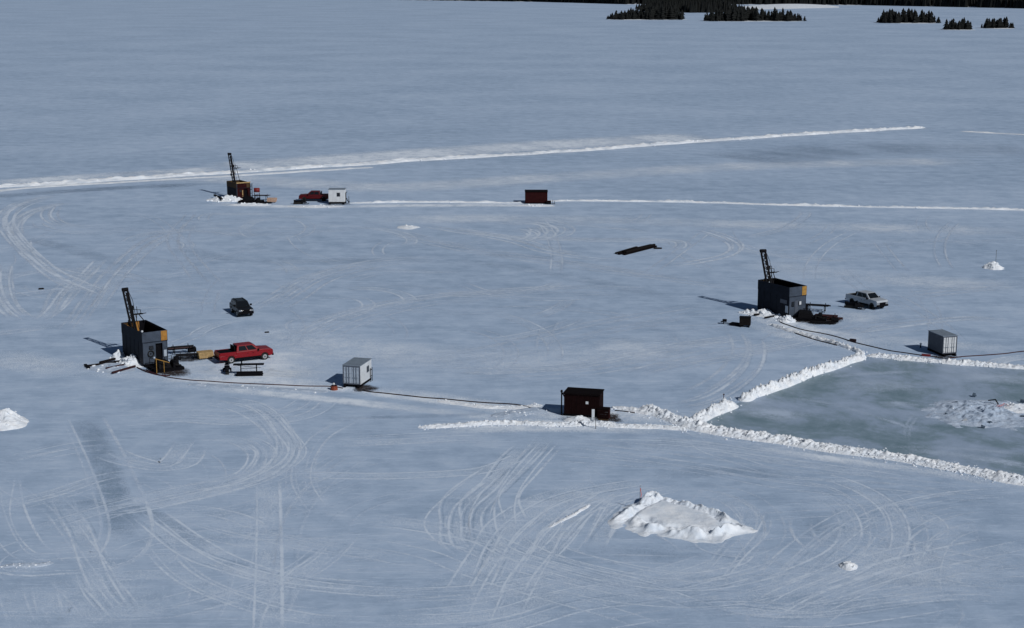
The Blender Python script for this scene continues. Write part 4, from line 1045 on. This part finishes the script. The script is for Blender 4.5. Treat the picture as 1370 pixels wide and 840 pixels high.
o = G(736, 273); bx_ = empty('tool_box', (o.x, o.y, 0), .1, 'small dark tool box with handles right of the far red brown shed', 'tool box')
MB().box((-.3, 0, .35), (.9, .6, .5)).build('box_body', M['black'], bx_); MB().box((-.3, 0, .62), (.95, .65, .06)).build('lid', M['brown_red'], bx_)
MB().bar((.5, 0, 0), (.5, 0, .8), .07).bar((.85, .1, 0), (.85, .1, .6), .07).bar((-.6, 0, .05), (.95, 0, .05), .12, .1).build('tow_bar', M['pipe'], bx_)

# ------------------------------------------------------------------ vehicles (local +X is forward)
def arch(xc, r, n=7):
    return [(xc + r * math.cos(math.pi * i / (n - 1)), .42 + r * math.sin(math.pi * i / (n - 1))) for i in range(n)]
def vehicle(name, loc, rz, label, paint, kind='pickup', cat='pickup truck', roofm=None, wb=3.75, tail_len=1.2, nose=1.0, bedm='black', rimm='alloy'):
    root = empty(name, (loc[0], loc[1], 0), rz, label, cat, 'vehicles parked on the ice')
    w_ = .98; xr, xf = -wb / 2, wb / 2; X0, X1 = xr - tail_len, xf + nose
    belt = 1.26 if kind == 'pickup' else 1.08; lowz = .52
    hood0 = xf - .42                              # where hood meets windscreen
    bot = [(X0, lowz)] + [(x, z) for x, z in reversed(arch(xr, .46))] + [(x, z) for x, z in reversed(arch(xf, .46))] + [(X1 - .08, lowz)]
    top = [(X1, .82), (X1 - .03, belt - .14), (X1 - .16, belt - .03), (hood0 + .2, belt + .04), (hood0 - .05, belt + .04)]
    if kind == 'pickup':
        cab0 = xr + .62
        top += [(cab0, belt), (cab0, .92), (X0 + .06, .92), (X0, .85)]
    else:
        top += [(X0 + .05, belt), (X0, .9)]
    body = MB().prism(bot + top, -w_, w_).build('body', paint, root)
    bv = body.modifiers.new('edges', 'BEVEL'); bv.width = .05; bv.segments = 2; bv.limit_method = 'ANGLE'
    # greenhouse
    zt_ = 1.93 if kind == 'pickup' else 1.76
    if kind == 'pickup': xb0, xb1, xt0, xt1 = cab0 + .02, hood0 - .02, cab0 + .18, hood0 - .82
    else: xb0, xb1, xt0, xt1 = X0 + .08, hood0 - .02, X0 + .38, hood0 - .75
    wb_, wt_ = .93, .74
    B = [(xb0, -wb_, belt), (xb1, -wb_, belt), (xb1, wb_, belt), (xb0, wb_, belt)]
    T = [(xt0, -wt_, zt_), (xt1, -wt_, zt_), (xt1, wt_, zt_), (xt0, wt_, zt_)]
    cabm = MB().frustum(B, T).build('cab', roofm or paint, root)
    bv = cabm.modifiers.new('edges', 'BEVEL'); bv.width = .05; bv.segments = 2; bv.limit_method = 'ANGLE'
    qs = {-1: [B[0], B[1], T[1], T[0]], 1: [B[2], B[3], T[3], T[2]]}
    wins = [(.10, .46), (.50, .86)] if kind == 'pickup' else [(.05, .30), (.34, .60), (.64, .90)]
    for s_, q in qs.items():
        for (a, b) in wins:
            if s_ == 1: a, b = 1 - b, 1 - a
            MB().panel(q, a, b, .12, .86, .014).build('side_window', M['glass'], cabm)
    MB().panel([B[1], B[2], T[2], T[1]], .06, .94, .08, .92, .014).build('windscreen', M['glass'], cabm)
    MB().panel([B[3], B[0], T[0], T[3]], .12, .88, .25, .88, .014).build('rear_window', M['glass'], cabm)
    if kind == 'pickup':
        bd = MB()
        for s_ in (-1, 1):
            bd.box(((X0 + cab0) / 2 + .02, s_ * (w_ - .05), 1.10), (cab0 - X0 - .06, .10, .38))
        bd.box((X0 + .06, 0, 1.09), (.08, 2 * w_ - .21, .36)).build('bed_side', paint, root)
        MB().box(((X0 + cab0) / 2 + .04, 0, 1.09), (cab0 - X0 - .22, 2 * w_ - .22, .33)).build('bed_liner', M[bedm], root)
        MB().box((cab0 - .10, 0, 1.50), (.10, 1.5, .66)).build('headache_rack', M['black'], root)
    else:
        MB().box(((xt0 + xt1) / 2, .55, zt_ + .05), (xt1 - xt0 - .3, .04, .04)).box(((xt0 + xt1) / 2, -.55, zt_ + .05), (xt1 - xt0 - .3, .04, .04)).build('roof_rail', M['black'], root)
    for xw in (xr, xf):
        for s_ in (-1, 1):
            tw = MB().cyl((xw, s_ * (w_ - .27), .42), (xw, s_ * (w_ + .0), .42), .42, n=18).build('wheel', M['rubber'], root)
            MB().cyl((xw, s_ * (w_ - .02), .40), (xw, s_ * (w_ + .02), .40), .25, n=14).build('rim', M[rimm], tw)
            MB().cyl((xw, s_ * (w_ + .015), .40), (xw, s_ * (w_ + .035), .40), .07, n=8).build('hub', M['rubber'], tw)
    MB().box((X1 - .02, 0, .58), (.16, 1.94, .26)).build('bumper', M['black'] , root)
    MB().box((X0 - .06, 0, .60), (.18, 1.86, .20)).build('bumper', M['black'], root)
    MB().box((X1 - .0, 0, .86), (.06, 1.0, .26)).build('grille', M['black'], root)
    for s_ in (-1, 1):
        MB().box((X1 - .02, s_ * .74, .90), (.10, .38, .20)).build('headlight', M['lamp'], root)
        MB().box((X0 + .0, s_ * .88, 1.0), (.06, .14, .30)).build('taillight', M['tail'], root)
        MB().box((hood0 - .35, s_ * 1.07, 1.30), (.14, .24, .22)).build('mirror', M['black'], root)
        for xd in ((xb0 + xb1) / 2 - .1, xb1 - .95 + .0):
            MB().box((xd, s_ * (w_ + .005), .98), (.16, .02, .04)).build('door_handle', M['black'], root)
    for s_ in (-1, 1):
        MB().box(((xr + xf) / 2, s_ * (w_ + .01), .50), (wb - 1.0, .10, .16)).build('running_board', M['black'], root)
    MB().box(((xr + xf) / 2, 0, .46), (wb - .8, 1.7, .2)).build('chassis', M['black'], root)
    return root
def mid_side(rear, front, side, half=.98):
    """vehicle centre from the ground contact of its two visible wheels; side=-1 when its right side is seen"""
    a, b = G(*rear), G(*front); d = b - a; rz = math.atan2(d.y, d.x); n = Vector((-math.sin(rz), math.cos(rz), 0))
    m = (a + b) / 2 - n * side * half
    return (m.x, m.y), rz, d.length
l_, r_, q_ = mid_side((309.3, 486.4), (355, 481.2), -1)
vehicle('pickup_truck', l_, r_, 'bright red crew cab pickup with black bed, parked by the left drill rig', M['red_paint'], wb=min(q_, 3.95), tail_len=1.35)
l_, r_, q_ = mid_side((1138.5, 407.2), (1166.5, 414.0), -1)
vehicle('pickup_truck', l_, r_, 'dusty white pickup parked right of the right drill rig', M['white_paint'], wb=3.7, tail_len=1.2, rimm='black')
b_ = G(420, 269.5)
vehicle('pickup_truck', (b_.x, b_.y + .95), R(180), 'far dark red pickup half hidden by the far white cabin', M['red_paint2'], wb=3.75, tail_len=1.3, rimm='black', bedm='black')
fl = G(319.5, 425); fr = G(340, 424.2); mdf = (fl + fr) / 2; hd = R(-66)
vehicle('passenger_van', (mdf.x - 2.35 * math.cos(hd), mdf.y - 2.35 * math.sin(hd)), hd, 'dark grey van facing the camera, alone above the red pickup', M['dark_paint'], kind='van', cat='van', wb=2.85, tail_len=.95, nose=.9)

def snowmobile(px, py, rz, label, body='black', s=1.0):
    c = G(px, py); root = empty('snowmobile', (c.x, c.y, 0), rz, label, 'snowmobile', 'snowmobiles parked on the ice'); root.scale = (s, s, s)
    MB().prism([(-1.4, .12), (-1.25, .0), (.35, .0), (.6, .3), (.3, .42), (-1.2, .38), (-1.42, .28)], -.22, .22).build('track', M['rubber'], root)
    MB().prism([(-1.35, .42), (.3, .42), (.45, .62), (-.1, .80), (-.6, .74), (-1.3, .72)], -.2, .2).build('seat', M['black'], root)
    MB().frustum([(.2, -.42, .28), (1.35, -.30, .26), (1.35, .30, .26), (.2, .42, .28)], [(.15, -.30, .85), (.95, -.18, .62), (.95, .18, .62), (.15, .30, .85)]).build('cowl', M[body], root)
    MB().panel([(.62, -.25, .78), (.62, .25, .78), (.30, .20, 1.15), (.30, -.20, 1.15)], 0, 1, 0, 1, .0, .02).build('windshield', M['glass'], root)
    for s_ in (-1, 1):
        sk = MB().prism([(.35, .0), (1.5, .0), (1.72, .16), (1.68, .19), (1.46, .05), (.35, .05)], s_ * .45 - .07, s_ * .45 + .07).build('ski', M['pipe'], root)
        MB().bar((.85, s_ * .45, .05), (.85, s_ * .25, .40), .07).build('ski_leg', M['pipe'], sk)
    MB().bar((.12, -.38, 1.0), (.12, .38, 1.0), .05).bar((.25, 0, .8), (.12, 0, 1.0), .06).build('handlebar', M['black'], root)
    MB().box((-1.15, 0, .80), (.4, .4, .14)).build('rear_rack', M['pipe'], root)
    return root
snowmobile(304, 498, R(100), 'black snowmobile near the red pickup and two shelf rack', 'black', .9)
snowmobile(1143, 412.5, R(-30), 'dark snowmobile in front of the white pickup', 'machine', .95)
snowmobile(402, 273, R(8), 'small dark snowmobile left of the far white cabin', 'black', .95)

# two shelf steel rack on runners, in front of the red pickup
c = G(334, 502); rk = empty('steel_rack', (c.x, c.y, 0), R(4), 'black steel rack with two long shelves in front of the red pickup', 'rack')
for s_ in (-1, 1): MB().box((0, s_ * .35, .08), (2.9, .12, .16)).build('skid_runner', M['black'], rk)
MB().box((0, 0, .26), (2.8, .95, .18)).build('lower_shelf', M['black'], rk)
MB().box((-.1, .25, 1.18), (3.3, .62, .10)).build('upper_shelf', M['machine'], rk)
for x in (-.95, .75):
    for y in (.0, .45): MB().bar((x, y, .35), (x, y, 1.13), .08).build('post', M['pipe'], rk)
MB().bar((-1.3, .25, 1.05), (1.2, .25, .78), .04).bar((-.95, 0, .8), (.75, 0, .8), .05).build('cross_bar', M['pipe'], rk)
MB().bar((-.85, .25, 1.22), (-.85, .25, 1.55), .14).build('clamp', M['machine'], rk)

# heater box and little sled left of the right rig
c = G(997.5, 438); gx_ = empty('generator', (c.x, c.y + .5, 0), R(-12), 'dark boxy generator on the snow left of the right drill rig', 'generator')
MB().box((0, 0, .72), (1.35, .95, .95)).build('housing', M['timber_dk'], gx_); MB().box((0, 0, 1.22), (1.42, 1.0, .06)).build('lid', M['machine'], gx_)
for sx in (-1, 1):
    MB().box((sx * .5, 0, .12), (.12, 1.05, .24)).build('skid_runner', M['black'], gx_)
MB().cyl((.45, .2, 1.2), (.45, .2, 1.5), .05).build('exhaust_pipe', M['pipe'], gx_)
c = G(980, 435); sl_ = empty('tow_sled', (c.x, c.y, 0), R(-32), 'low black tow sled left of the dark generator', 'sled')
MB().prism([(-.2, .0), (1.3, .0), (1.5, .22), (1.5, .34), (-.2, .34)], -.4, .4).build('tub', M['black'], sl_)
MB().bar((-.2, 0, .2), (-1.3, .1, .15), .09).bar((-1.3, .1, .0), (-1.3, .1, .55), .08).bar((-1.5, -.2, .3), (-1.0, .4, .4), .12).build('tow_bar', M['machine'], sl_)
MB().box((-1.15, .15, .45), (.5, .4, .3), .3).build('hitch_box', M['black'], sl_)

# ------------------------------------------------------------------ hoses
def hose(pix, r, m, label, wob=.12):
    P = catmull([G(*p, r * .9) for p in pix], .7)
    P = [Vector((p.x + wob * (vnoise(np.array(i * .35), np.array(0.), 4) - .5), p.y + 2.2 * wob * (vnoise(np.array(i * .3), np.array(3.), 6) - .5), p.z)) for i, p in enumerate(P)]
    o = MB().tube(P, r, 6).build('water_hose', m, None, True); tag(o, label, 'hose', 'hoses lying on the snow'); return o
hose([(196, 494), (206, 499), (222, 504), (250, 507.5), (300, 511.5), (380, 515), (440, 517), (459, 519)], .055, M['hose'], 'rusty red hose from the left drill rig to the white cabin')
hose([(486, 521.5), (500, 524.5), (560, 530.5), (640, 538), (690, 541), (712, 546)], .06, M['hose_dk'], 'dark thin hose running from the white cabin towards the dark brown shed')
hose([(184, 491), (198, 498), (215, 502), (228, 502)], .07, M['hose'], 'short red hose curled under the left pump skid')
hose([(1042, 425), (1045, 431), (1055, 435), (1071, 440), (1098, 445.5), (1120, 450.5), (1140, 457), (1165, 463), (1192, 469), (1225, 474), (1252, 477)], .06, M['hose_dk'], 'dark red hose from the right drill rig past the ice pad to the grey container')
hose([(1270, 478.5), (1283, 477.5), (1329, 474), (1370, 470), (1420, 465)], .06, M['hose'], 'thin red hose running right from the grey container')
hose([(1048, 438), (1058, 443), (1074, 449), (1098, 456), (1120, 462)], .06, M['hose_dk'], 'thin dark hose beside the broken snow ridge')
hose([(823, 548.5), (835, 550), (850, 552.5)], .05, M['hose_dk'], 'short dark hose right of the dark brown shed')
vl = G(1141, 457); vb = MB().box((0, 0, .17), (.7, .35, .3)).cyl((-.4, 0, .15), (.4, 0, .15), .13).build('hose_valve', M['hose_dk'], None); vb.location = vl; vb.rotation_euler[2] = R(-35); tag(vb, 'dark valve box on the hose above the ice pad corner', 'valve')
vr = G(1239, 476.5); vb = MB().box((0, 0, .12), (.8, .3, .22)).cyl((-.5, 0, .14), (.5, 0, .14), .12).build('hose_coupling', M['red_dull'], None); vb.location = vr; vb.rotation_euler[2] = R(-25); tag(vb, 'red hose coupling beside the grey container', 'coupling')

# ------------------------------------------------------------------ small posts and markers
c = G(447, 521.3); bu = empty('marker_drum', (c.x, c.y, 0), 0, 'rusty orange drum with a white cap at the corner of the white cabin', 'drum')
MB().cyl((0, 0, 0), (0, 0, .45), .40, .34, 12).build('drum_body', M['orange'], bu, False); MB().cyl((0, 0, .45), (0, 0, .52), .36, .20, 12).build('drum_lid', M['brown_red'], bu); MB().ball((-.03, 0, .62), .14).build('cap', M['white_plain'], bu)
c = G(1231.5, 465); mk = empty('marker_post', (c.x, c.y, 0), 0, 'short dark post with a white ball on top beside the grey container', 'post')
MB().cyl((0, 0, 0), (0, 0, .36), .08, .06).build('post', M['machine'], mk); MB().ball((0, 0, .44), .14).build('ball', M['white_plain'], mk)
c = G(797, 573.5); sg = empty('marker_sign', (c.x, c.y, 0), 0, 'white upright board on a thin pole in front of the dark brown shed', 'sign')
MB().cyl((0, 0, 0), (0, 0, 1.15), .035).build('pole', M['grey_pole'], sg); MB().box((-.26, .02, 1.42), (.27, .05, 1.02)).build('board', M['white_plain'], sg); MB().bar((-.3, 0, 1.08), (.04, 0, 1.08), .05).build('bracket', M['grey_pole'], sg)
c = G(856, 683); fp = empty('flag_pole', (c.x, c.y, 0), 0, 'thin pole with an orange ribbon at the back of the crater mound', 'pole')
MB().cyl((0, 0, 0), (0, 0, 2.15), .022, .016).build('pole', M['grey_pole'], fp)
rb = [(0, 1.95), (.07, 1.90), (.09, 1.62), (.14, 1.38), (.10, 1.12), (.05, 1.15), (.08, 1.40), (.03, 1.62)]
MB().add([(x, 0, z) for x, z in rb] + [(x, .02, z) for x, z in rb], [tuple(range(8)), tuple(range(15, 7, -1))] + [(i, (i + 1) % 8, 8 + (i + 1) % 8, 8 + i) for i in range(8)]).build('ribbon', M['fluor'], fp)
c = G(968, 541); sk = empty('stake', (c.x, c.y, 0), 0, 'thin reddish stake behind the corner bank of the ice pad', 'stake')
MB().cyl((0, 0, 0), (0, 0, 1.1), .035).build('shaft', M['pipe_red'], sk); MB().box((0, 0, 1.05), (.16, .05, .12)).build('cap', M['hose'], sk)
c = G(1332, 355); sk = empty('stake', (c.x, c.y, 0), 0, 'thin grey stake standing in the small pointed snow pile', 'stake')
MB().cyl((0, 0, 0), (0, 0, 2.3), .03).build('shaft', M['grey_pole'], sk); MB().box((0, 0, 2.25), (.10, .04, .12)).build('cap', M['grey_pole'], sk)
c = G(1340, 550); P = [(.9 * math.cos(t) * (1 - .04 * t), .5 * math.sin(t * 1.3) + .1 * t, .42 + .12 * math.sin(t * 2.1)) for t in np.linspace(0, 9, 30)]
o = MB().tube([(x * .7, y * .7, z) for x, y, z in P], .018, 5).build('fence_netting', M['fluor'], None, True); o.location = (c.x, c.y, .12); tag(o, 'tangle of red netting cord on the rubble heap', 'netting')
c = G(1327, 543); o = MB().bar((-.3, .3, .5), (.25, -.3, .75), .12, .10).bar((.25, -.3, .72), (.5, -.5, .3), .09).build('broken_stake', M['timber_dk'], None); o.location = (c.x, c.y, 0); tag(o, 'dark broken stake leaning in the rubble heap', 'stake')
# ice blocks in the rubble
ibm = mat('dark wet ice', (.07, .10, .14), .4, 0, .4, 3)
for i, (px, py, s, lb) in enumerate([(1280, 541.5, .3, 'at the upper left edge of the rubble heap'), (1303, 531, .3, 'at the back of the rubble heap'), (1290, 565, .28, 'at the lower left of the rubble heap'), (1324, 568, .3, 'at the front foot of the rubble heap'),
        (1315, 573, .25, 'lying nearest the camera in front of the rubble heap'), (1368, 539, .28, 'at the right photo edge behind the bright ridge'), (1368, 560, .3, 'at the right photo edge before the bright ridge'), (1322, 549, .26, 'in the middle of the rubble heap'), (1266, 556, .18, 'leftmost and smallest of the rubble heap')]):
    c = G(px, py); o = MB().box((0, 0, 0), (s * 1.6, s * .9, s * .8), rt.uniform(0, 3), rt.uniform(-.5, .5), rt.uniform(-.4, .4)).box((s * .5, s * .3, -.05), (s * .7, s * .6, s * .6), rt.uniform(0, 3), .3, .2).build('ice_block', ibm, None)
    o.location = (c.x, c.y, .20); tag(o, 'dark broken ice block ' + lb, 'ice block', 'ice blocks in the rubble heap')
for (px, py, s, lb) in [(357, 445, .22, 'small dark lump on the snow above the red pickup'), (55, 387, .3, 'small dark lump on the snow at the upper left')]:
    c = G(px, py); o = MB().box((0, 0, s * .3), (s * 2.2, s, s * .6), .4).box((s * .7, .1, s * .2), (s, s * .7, s * .4), .9).build('debris_lump', M['timber_dk'], None); o.location = c; tag(o, lb, 'debris')
# trampled, oily snow round the machines
OV = []; OF = []; OC = []
for (px, py, rx, ry, seed, st_) in [(226, 496, 2.5, 2.8, 1, .9), (1090, 429, 3.4, 2.4, 2, .9), (816, 559, 1.2, 1.8, 3, .8), (342, 271, 3.6, 1.9, 4, .9), (489, 519, 1.3, 1.8, 5, .85), (1262, 478, 1.8, 1.1, 6, .6), (250, 480, 2.4, 2.0, 7, .6), (780, 560, 2.4, 1.0, 8, .4), (1108, 425, 1.8, 1.6, 9, .6), (450, 274, 3.0, 1.0, 10, .5)]:
    c = G(px, py); nr_, na_ = 6, 30; b0_ = len(OV)
    for k in range(nr_ + 1):
        for i in range(na_):
            t_ = 2 * math.pi * i / na_; q = (.6 + .8 * float(vnoise(np.array(math.cos(t_) * 1.6 + 5), np.array(math.sin(t_) * 1.6), seed))) * k / nr_
            OV.append((c.x + rx * q * math.cos(t_), c.y + ry * q * math.sin(t_), .0110)); OC.append(st_ * min(1, 2.0 * (1 - k / nr_)))
    for k in range(nr_):
        for i in range(na_):
            j = (i + 1) % na_; OF.append((b0_ + k * na_ + i, b0_ + (k + 1) * na_ + i, b0_ + (k + 1) * na_ + j, b0_ + k * na_ + j))
me = bpy.data.meshes.new('oily_snow'); me.from_pydata(OV, [], OF); me.update(); at_a = me.attributes.new('cover', 'FLOAT', 'POINT'); at_a.data.foreach_set('value', OC)
me.materials.append(M['oil']); o = bpy.data.objects.new('oily_snow', me); COL.objects.link(o); tag(o, 'grimy trampled snow round the machines', None, kind='stuff')
CLo = CL.build('snow_clods', M['snow_bank'], None); tag(CLo, 'loose clods of snow scattered along the banks and piles', None, kind='stuff')

# ------------------------------------------------------------------ trees on the islands and the far shore
def spruce_mesh(name, seed, layers=6, sides=8):
    r = random.Random(seed); V = []; F = []; mi = []
    def ring(z, rad, jag): 
        b = len(V)
        for i in range(sides):
            t = 2 * math.pi * i / sides + r.uniform(-.25, .25); q = rad * (1 + r.uniform(-jag, jag)) * (1.12 if i % 2 else .72)
            V.append((q * math.cos(t), q * math.sin(t), z + r.uniform(-.02, .02)))
        return b
    # trunk
    b = len(V)
    for z, rad in ((0, .025), (.95, .006)):
        for i in range(5): V.append((rad * math.cos(i * 1.2566), rad * math.sin(i * 1.2566), z))
    for i in range(5): F.append((b + i, b + (i + 1) % 5, b + 5 + (i + 1) % 5, b + 5 + i)); mi.append(1)
    for k in range(layers):
        z0 = .05 + .80 * k / layers; rad = .19 * (1 - k / layers) ** .8 + .03
        a = ring(z0, rad, .3); z1 = z0 + .26 * (1 - .4 * k / layers)
        V.append((r.uniform(-.01, .01), r.uniform(-.01, .01), min(1.0, z1 + .06))); ap = len(V) - 1
        V.append((0, 0, z0 + .05)); ce = len(V) - 1
        for i in range(sides):
            F.append((a + i, a + (i + 1) % sides, ap)); mi.append(0); F.append((a + (i + 1) % sides, a + i, ce)); mi.append(0)
    me = bpy.data.meshes.new(name); me.from_pydata(V, [], F); me.update()
    me.materials.append(M['needle']); me.materials.append(M['bark']); me.polygons.foreach_set('material_index', mi)
    return me
SP = [spruce_mesh('spruce', 100 + k) for k in range(5)]
ra_ = random.Random(3)
def island(px0, px1, py, depth, n, hfun, label, mound=.5):
    A, B = G(px0, py), G(px1, py)
    for i in range(n):
        u = (i + ra_.uniform(.1, .9)) / n; v = ra_.random() ** 1.3
        edge = min(1, .5 + 3.0 * min(u, 1 - u))
        h = hfun(u) * ra_.uniform(.55, 1.1) * edge
        me = ra_.choice(SP); o = bpy.data.objects.new('spruce_tree', me); COL.objects.link(o)
        o.location = (A.x + (B.x - A.x) * u, A.y + (B.y - A.y) * u + depth * v + 2, mound * min(1, 4 * min(u, 1 - u)) * .3)
        q = h * ra_.uniform(1.2, 1.8); o.scale = (q, q, h); o.rotation_euler[2] = ra_.uniform(0, 6.28)
        tag(o, label, 'tree', label)
    # snow covered islet below the trees
    c = (A + B) / 2; rx = (B.x - A.x) / 2 + 4; n_ = 32; P = [(c.x, c.y + depth / 2, mound)]
    for i in range(n_):
        t = 2 * math.pi * i / n_; q = 1 + .12 * math.sin(3 * t + px0)
        P.append((c.x + rx * q * math.cos(t), c.y + depth / 2 + (depth / 2 + 7) * q * math.sin(t), -.05))
    o = MB().add(P, [(0, 1 + i, 1 + (i + 1) % n_) for i in range(n_)]).build('islet', M['snow_far'], None); tag(o, 'low snow covered islet', None, kind='structure')
island(813, 916, 26.5, 26, 75, lambda u: 8 + 9 * u, 'dark spruce in the dense stand on the leftmost wooded islet')
island(946, 1078, 28.5, 30, 85, lambda u: 15 - 4 * u, 'dark spruce in the dense stand on the widest wooded islet')
island(1180, 1260, 31, 24, 60, lambda u: 13 - 2.5 * abs(u - .3), 'dark spruce in the dense stand on the wooded islet right of the snow slope')
island(1267, 1303, 40, 14, 30, lambda u: 9.5, 'dark spruce on the small nearest islet at upper right')
island(1318, 1357, 38, 14, 30, lambda u: 9.5, 'dark spruce on the small islet at the far upper right edge')

# far shore: dark forest that reads as one mass
FB_v = []; FB_f = []
def cone(x, y, z, h, rad):
    b = len(FB_v); n = 6; a0 = ra_.uniform(0, 6.28)
    for zz, rr in ((.02, 1.0), (.45, .62)):
        for i in range(n):
            t = a0 + 2 * math.pi * i / n; q = rad * rr * ra_.uniform(.7, 1.2); FB_v.append((x + q * math.cos(t), y + q * math.sin(t), z + h * (zz + ra_.uniform(-.03, .03))))
    FB_v.append((x, y, z + h))
    for i in range(n):
        j = (i + 1) % n; FB_f.append((b + i, b + j, b + n + j, b + n + i)); FB_f.append((b + n + i, b + n + j, b + 2 * n))
shore = [(-2600, 3300), (-1200, 3050), (-300, 2760), (36, 2500), (160, 2300), (330, 2290), (470, 2240), (590, 2080), (680, 1945), (900, 1880), (1400, 1800), (2000, 1650)]
for k in range(len(shore) - 1):
    (xa, ya), (xb, yb) = shore[k], shore[k + 1]; Ls = math.hypot(xb - xa, yb - ya)
    for i in range(int(Ls * 3.2)):
        u = ra_.random(); dep = ra_.random() ** 1.4 * 110
        cone(xa + (xb - xa) * u, ya + (yb - ya) * u + dep, dep * .06, ra_.uniform(11, 19), ra_.uniform(2.0, 3.4))
# point of land between the two left islets
for i in range(700):
    u = ra_.random(); A = G(868, 17); B = G(1000, 17); dep = ra_.random() * 200
    cone(A.x + (B.x - A.x) * u, A.y + dep, 0, ra_.uniform(9, 16) * min(1, .4 + 4 * min(u, 1 - u)), ra_.uniform(2.0, 3.2))
me = bpy.data.meshes.new('far_forest'); me.from_pydata(FB_v, [], FB_f); me.update(); me.materials.append(M['needle'])
o = bpy.data.objects.new('far_forest', me); COL.objects.link(o); tag(o, 'dark spruce forest along the far shore', None, kind='stuff')
# far shore land under the forest
P = []; F = []
for (x, y) in shore: P += [(x, y - 6, -.2), (x, y + 30, 2.0), (x, y + 500, 18), (x, y + 4000, 40)]
for k in range(len(shore) - 1):
    for j in range(3): a = k * 4 + j; F.append((a, a + 4, a + 5, a + 1))
o = MB().add(P, F).build('far_shore', M['snow_far'], None); tag(o, 'snow covered far shore', None, kind='structure')
# bright snow slope on the shore
A, B = G(1000, 13), G(1135, 10)
P = []; F = []
for i in range(13):
    u = i / 12; x = A.x + (B.x - A.x) * u; y = A.y + (B.y - A.y) * u; h = 4.0 * math.sin(math.pi * u) ** .7
    P += [(x, y, -.2), (x, y + 60, h), (x, y + 130, h * .8)]
for i in range(12):
    for j in range(2): a = i * 3 + j; F.append((a, a + 3, a + 4, a + 1))
o = MB().add(P, F).build('snow_slope', M['snow_far'], None, True); tag(o, 'bright snowy slope on the far shore', None, kind='structure')
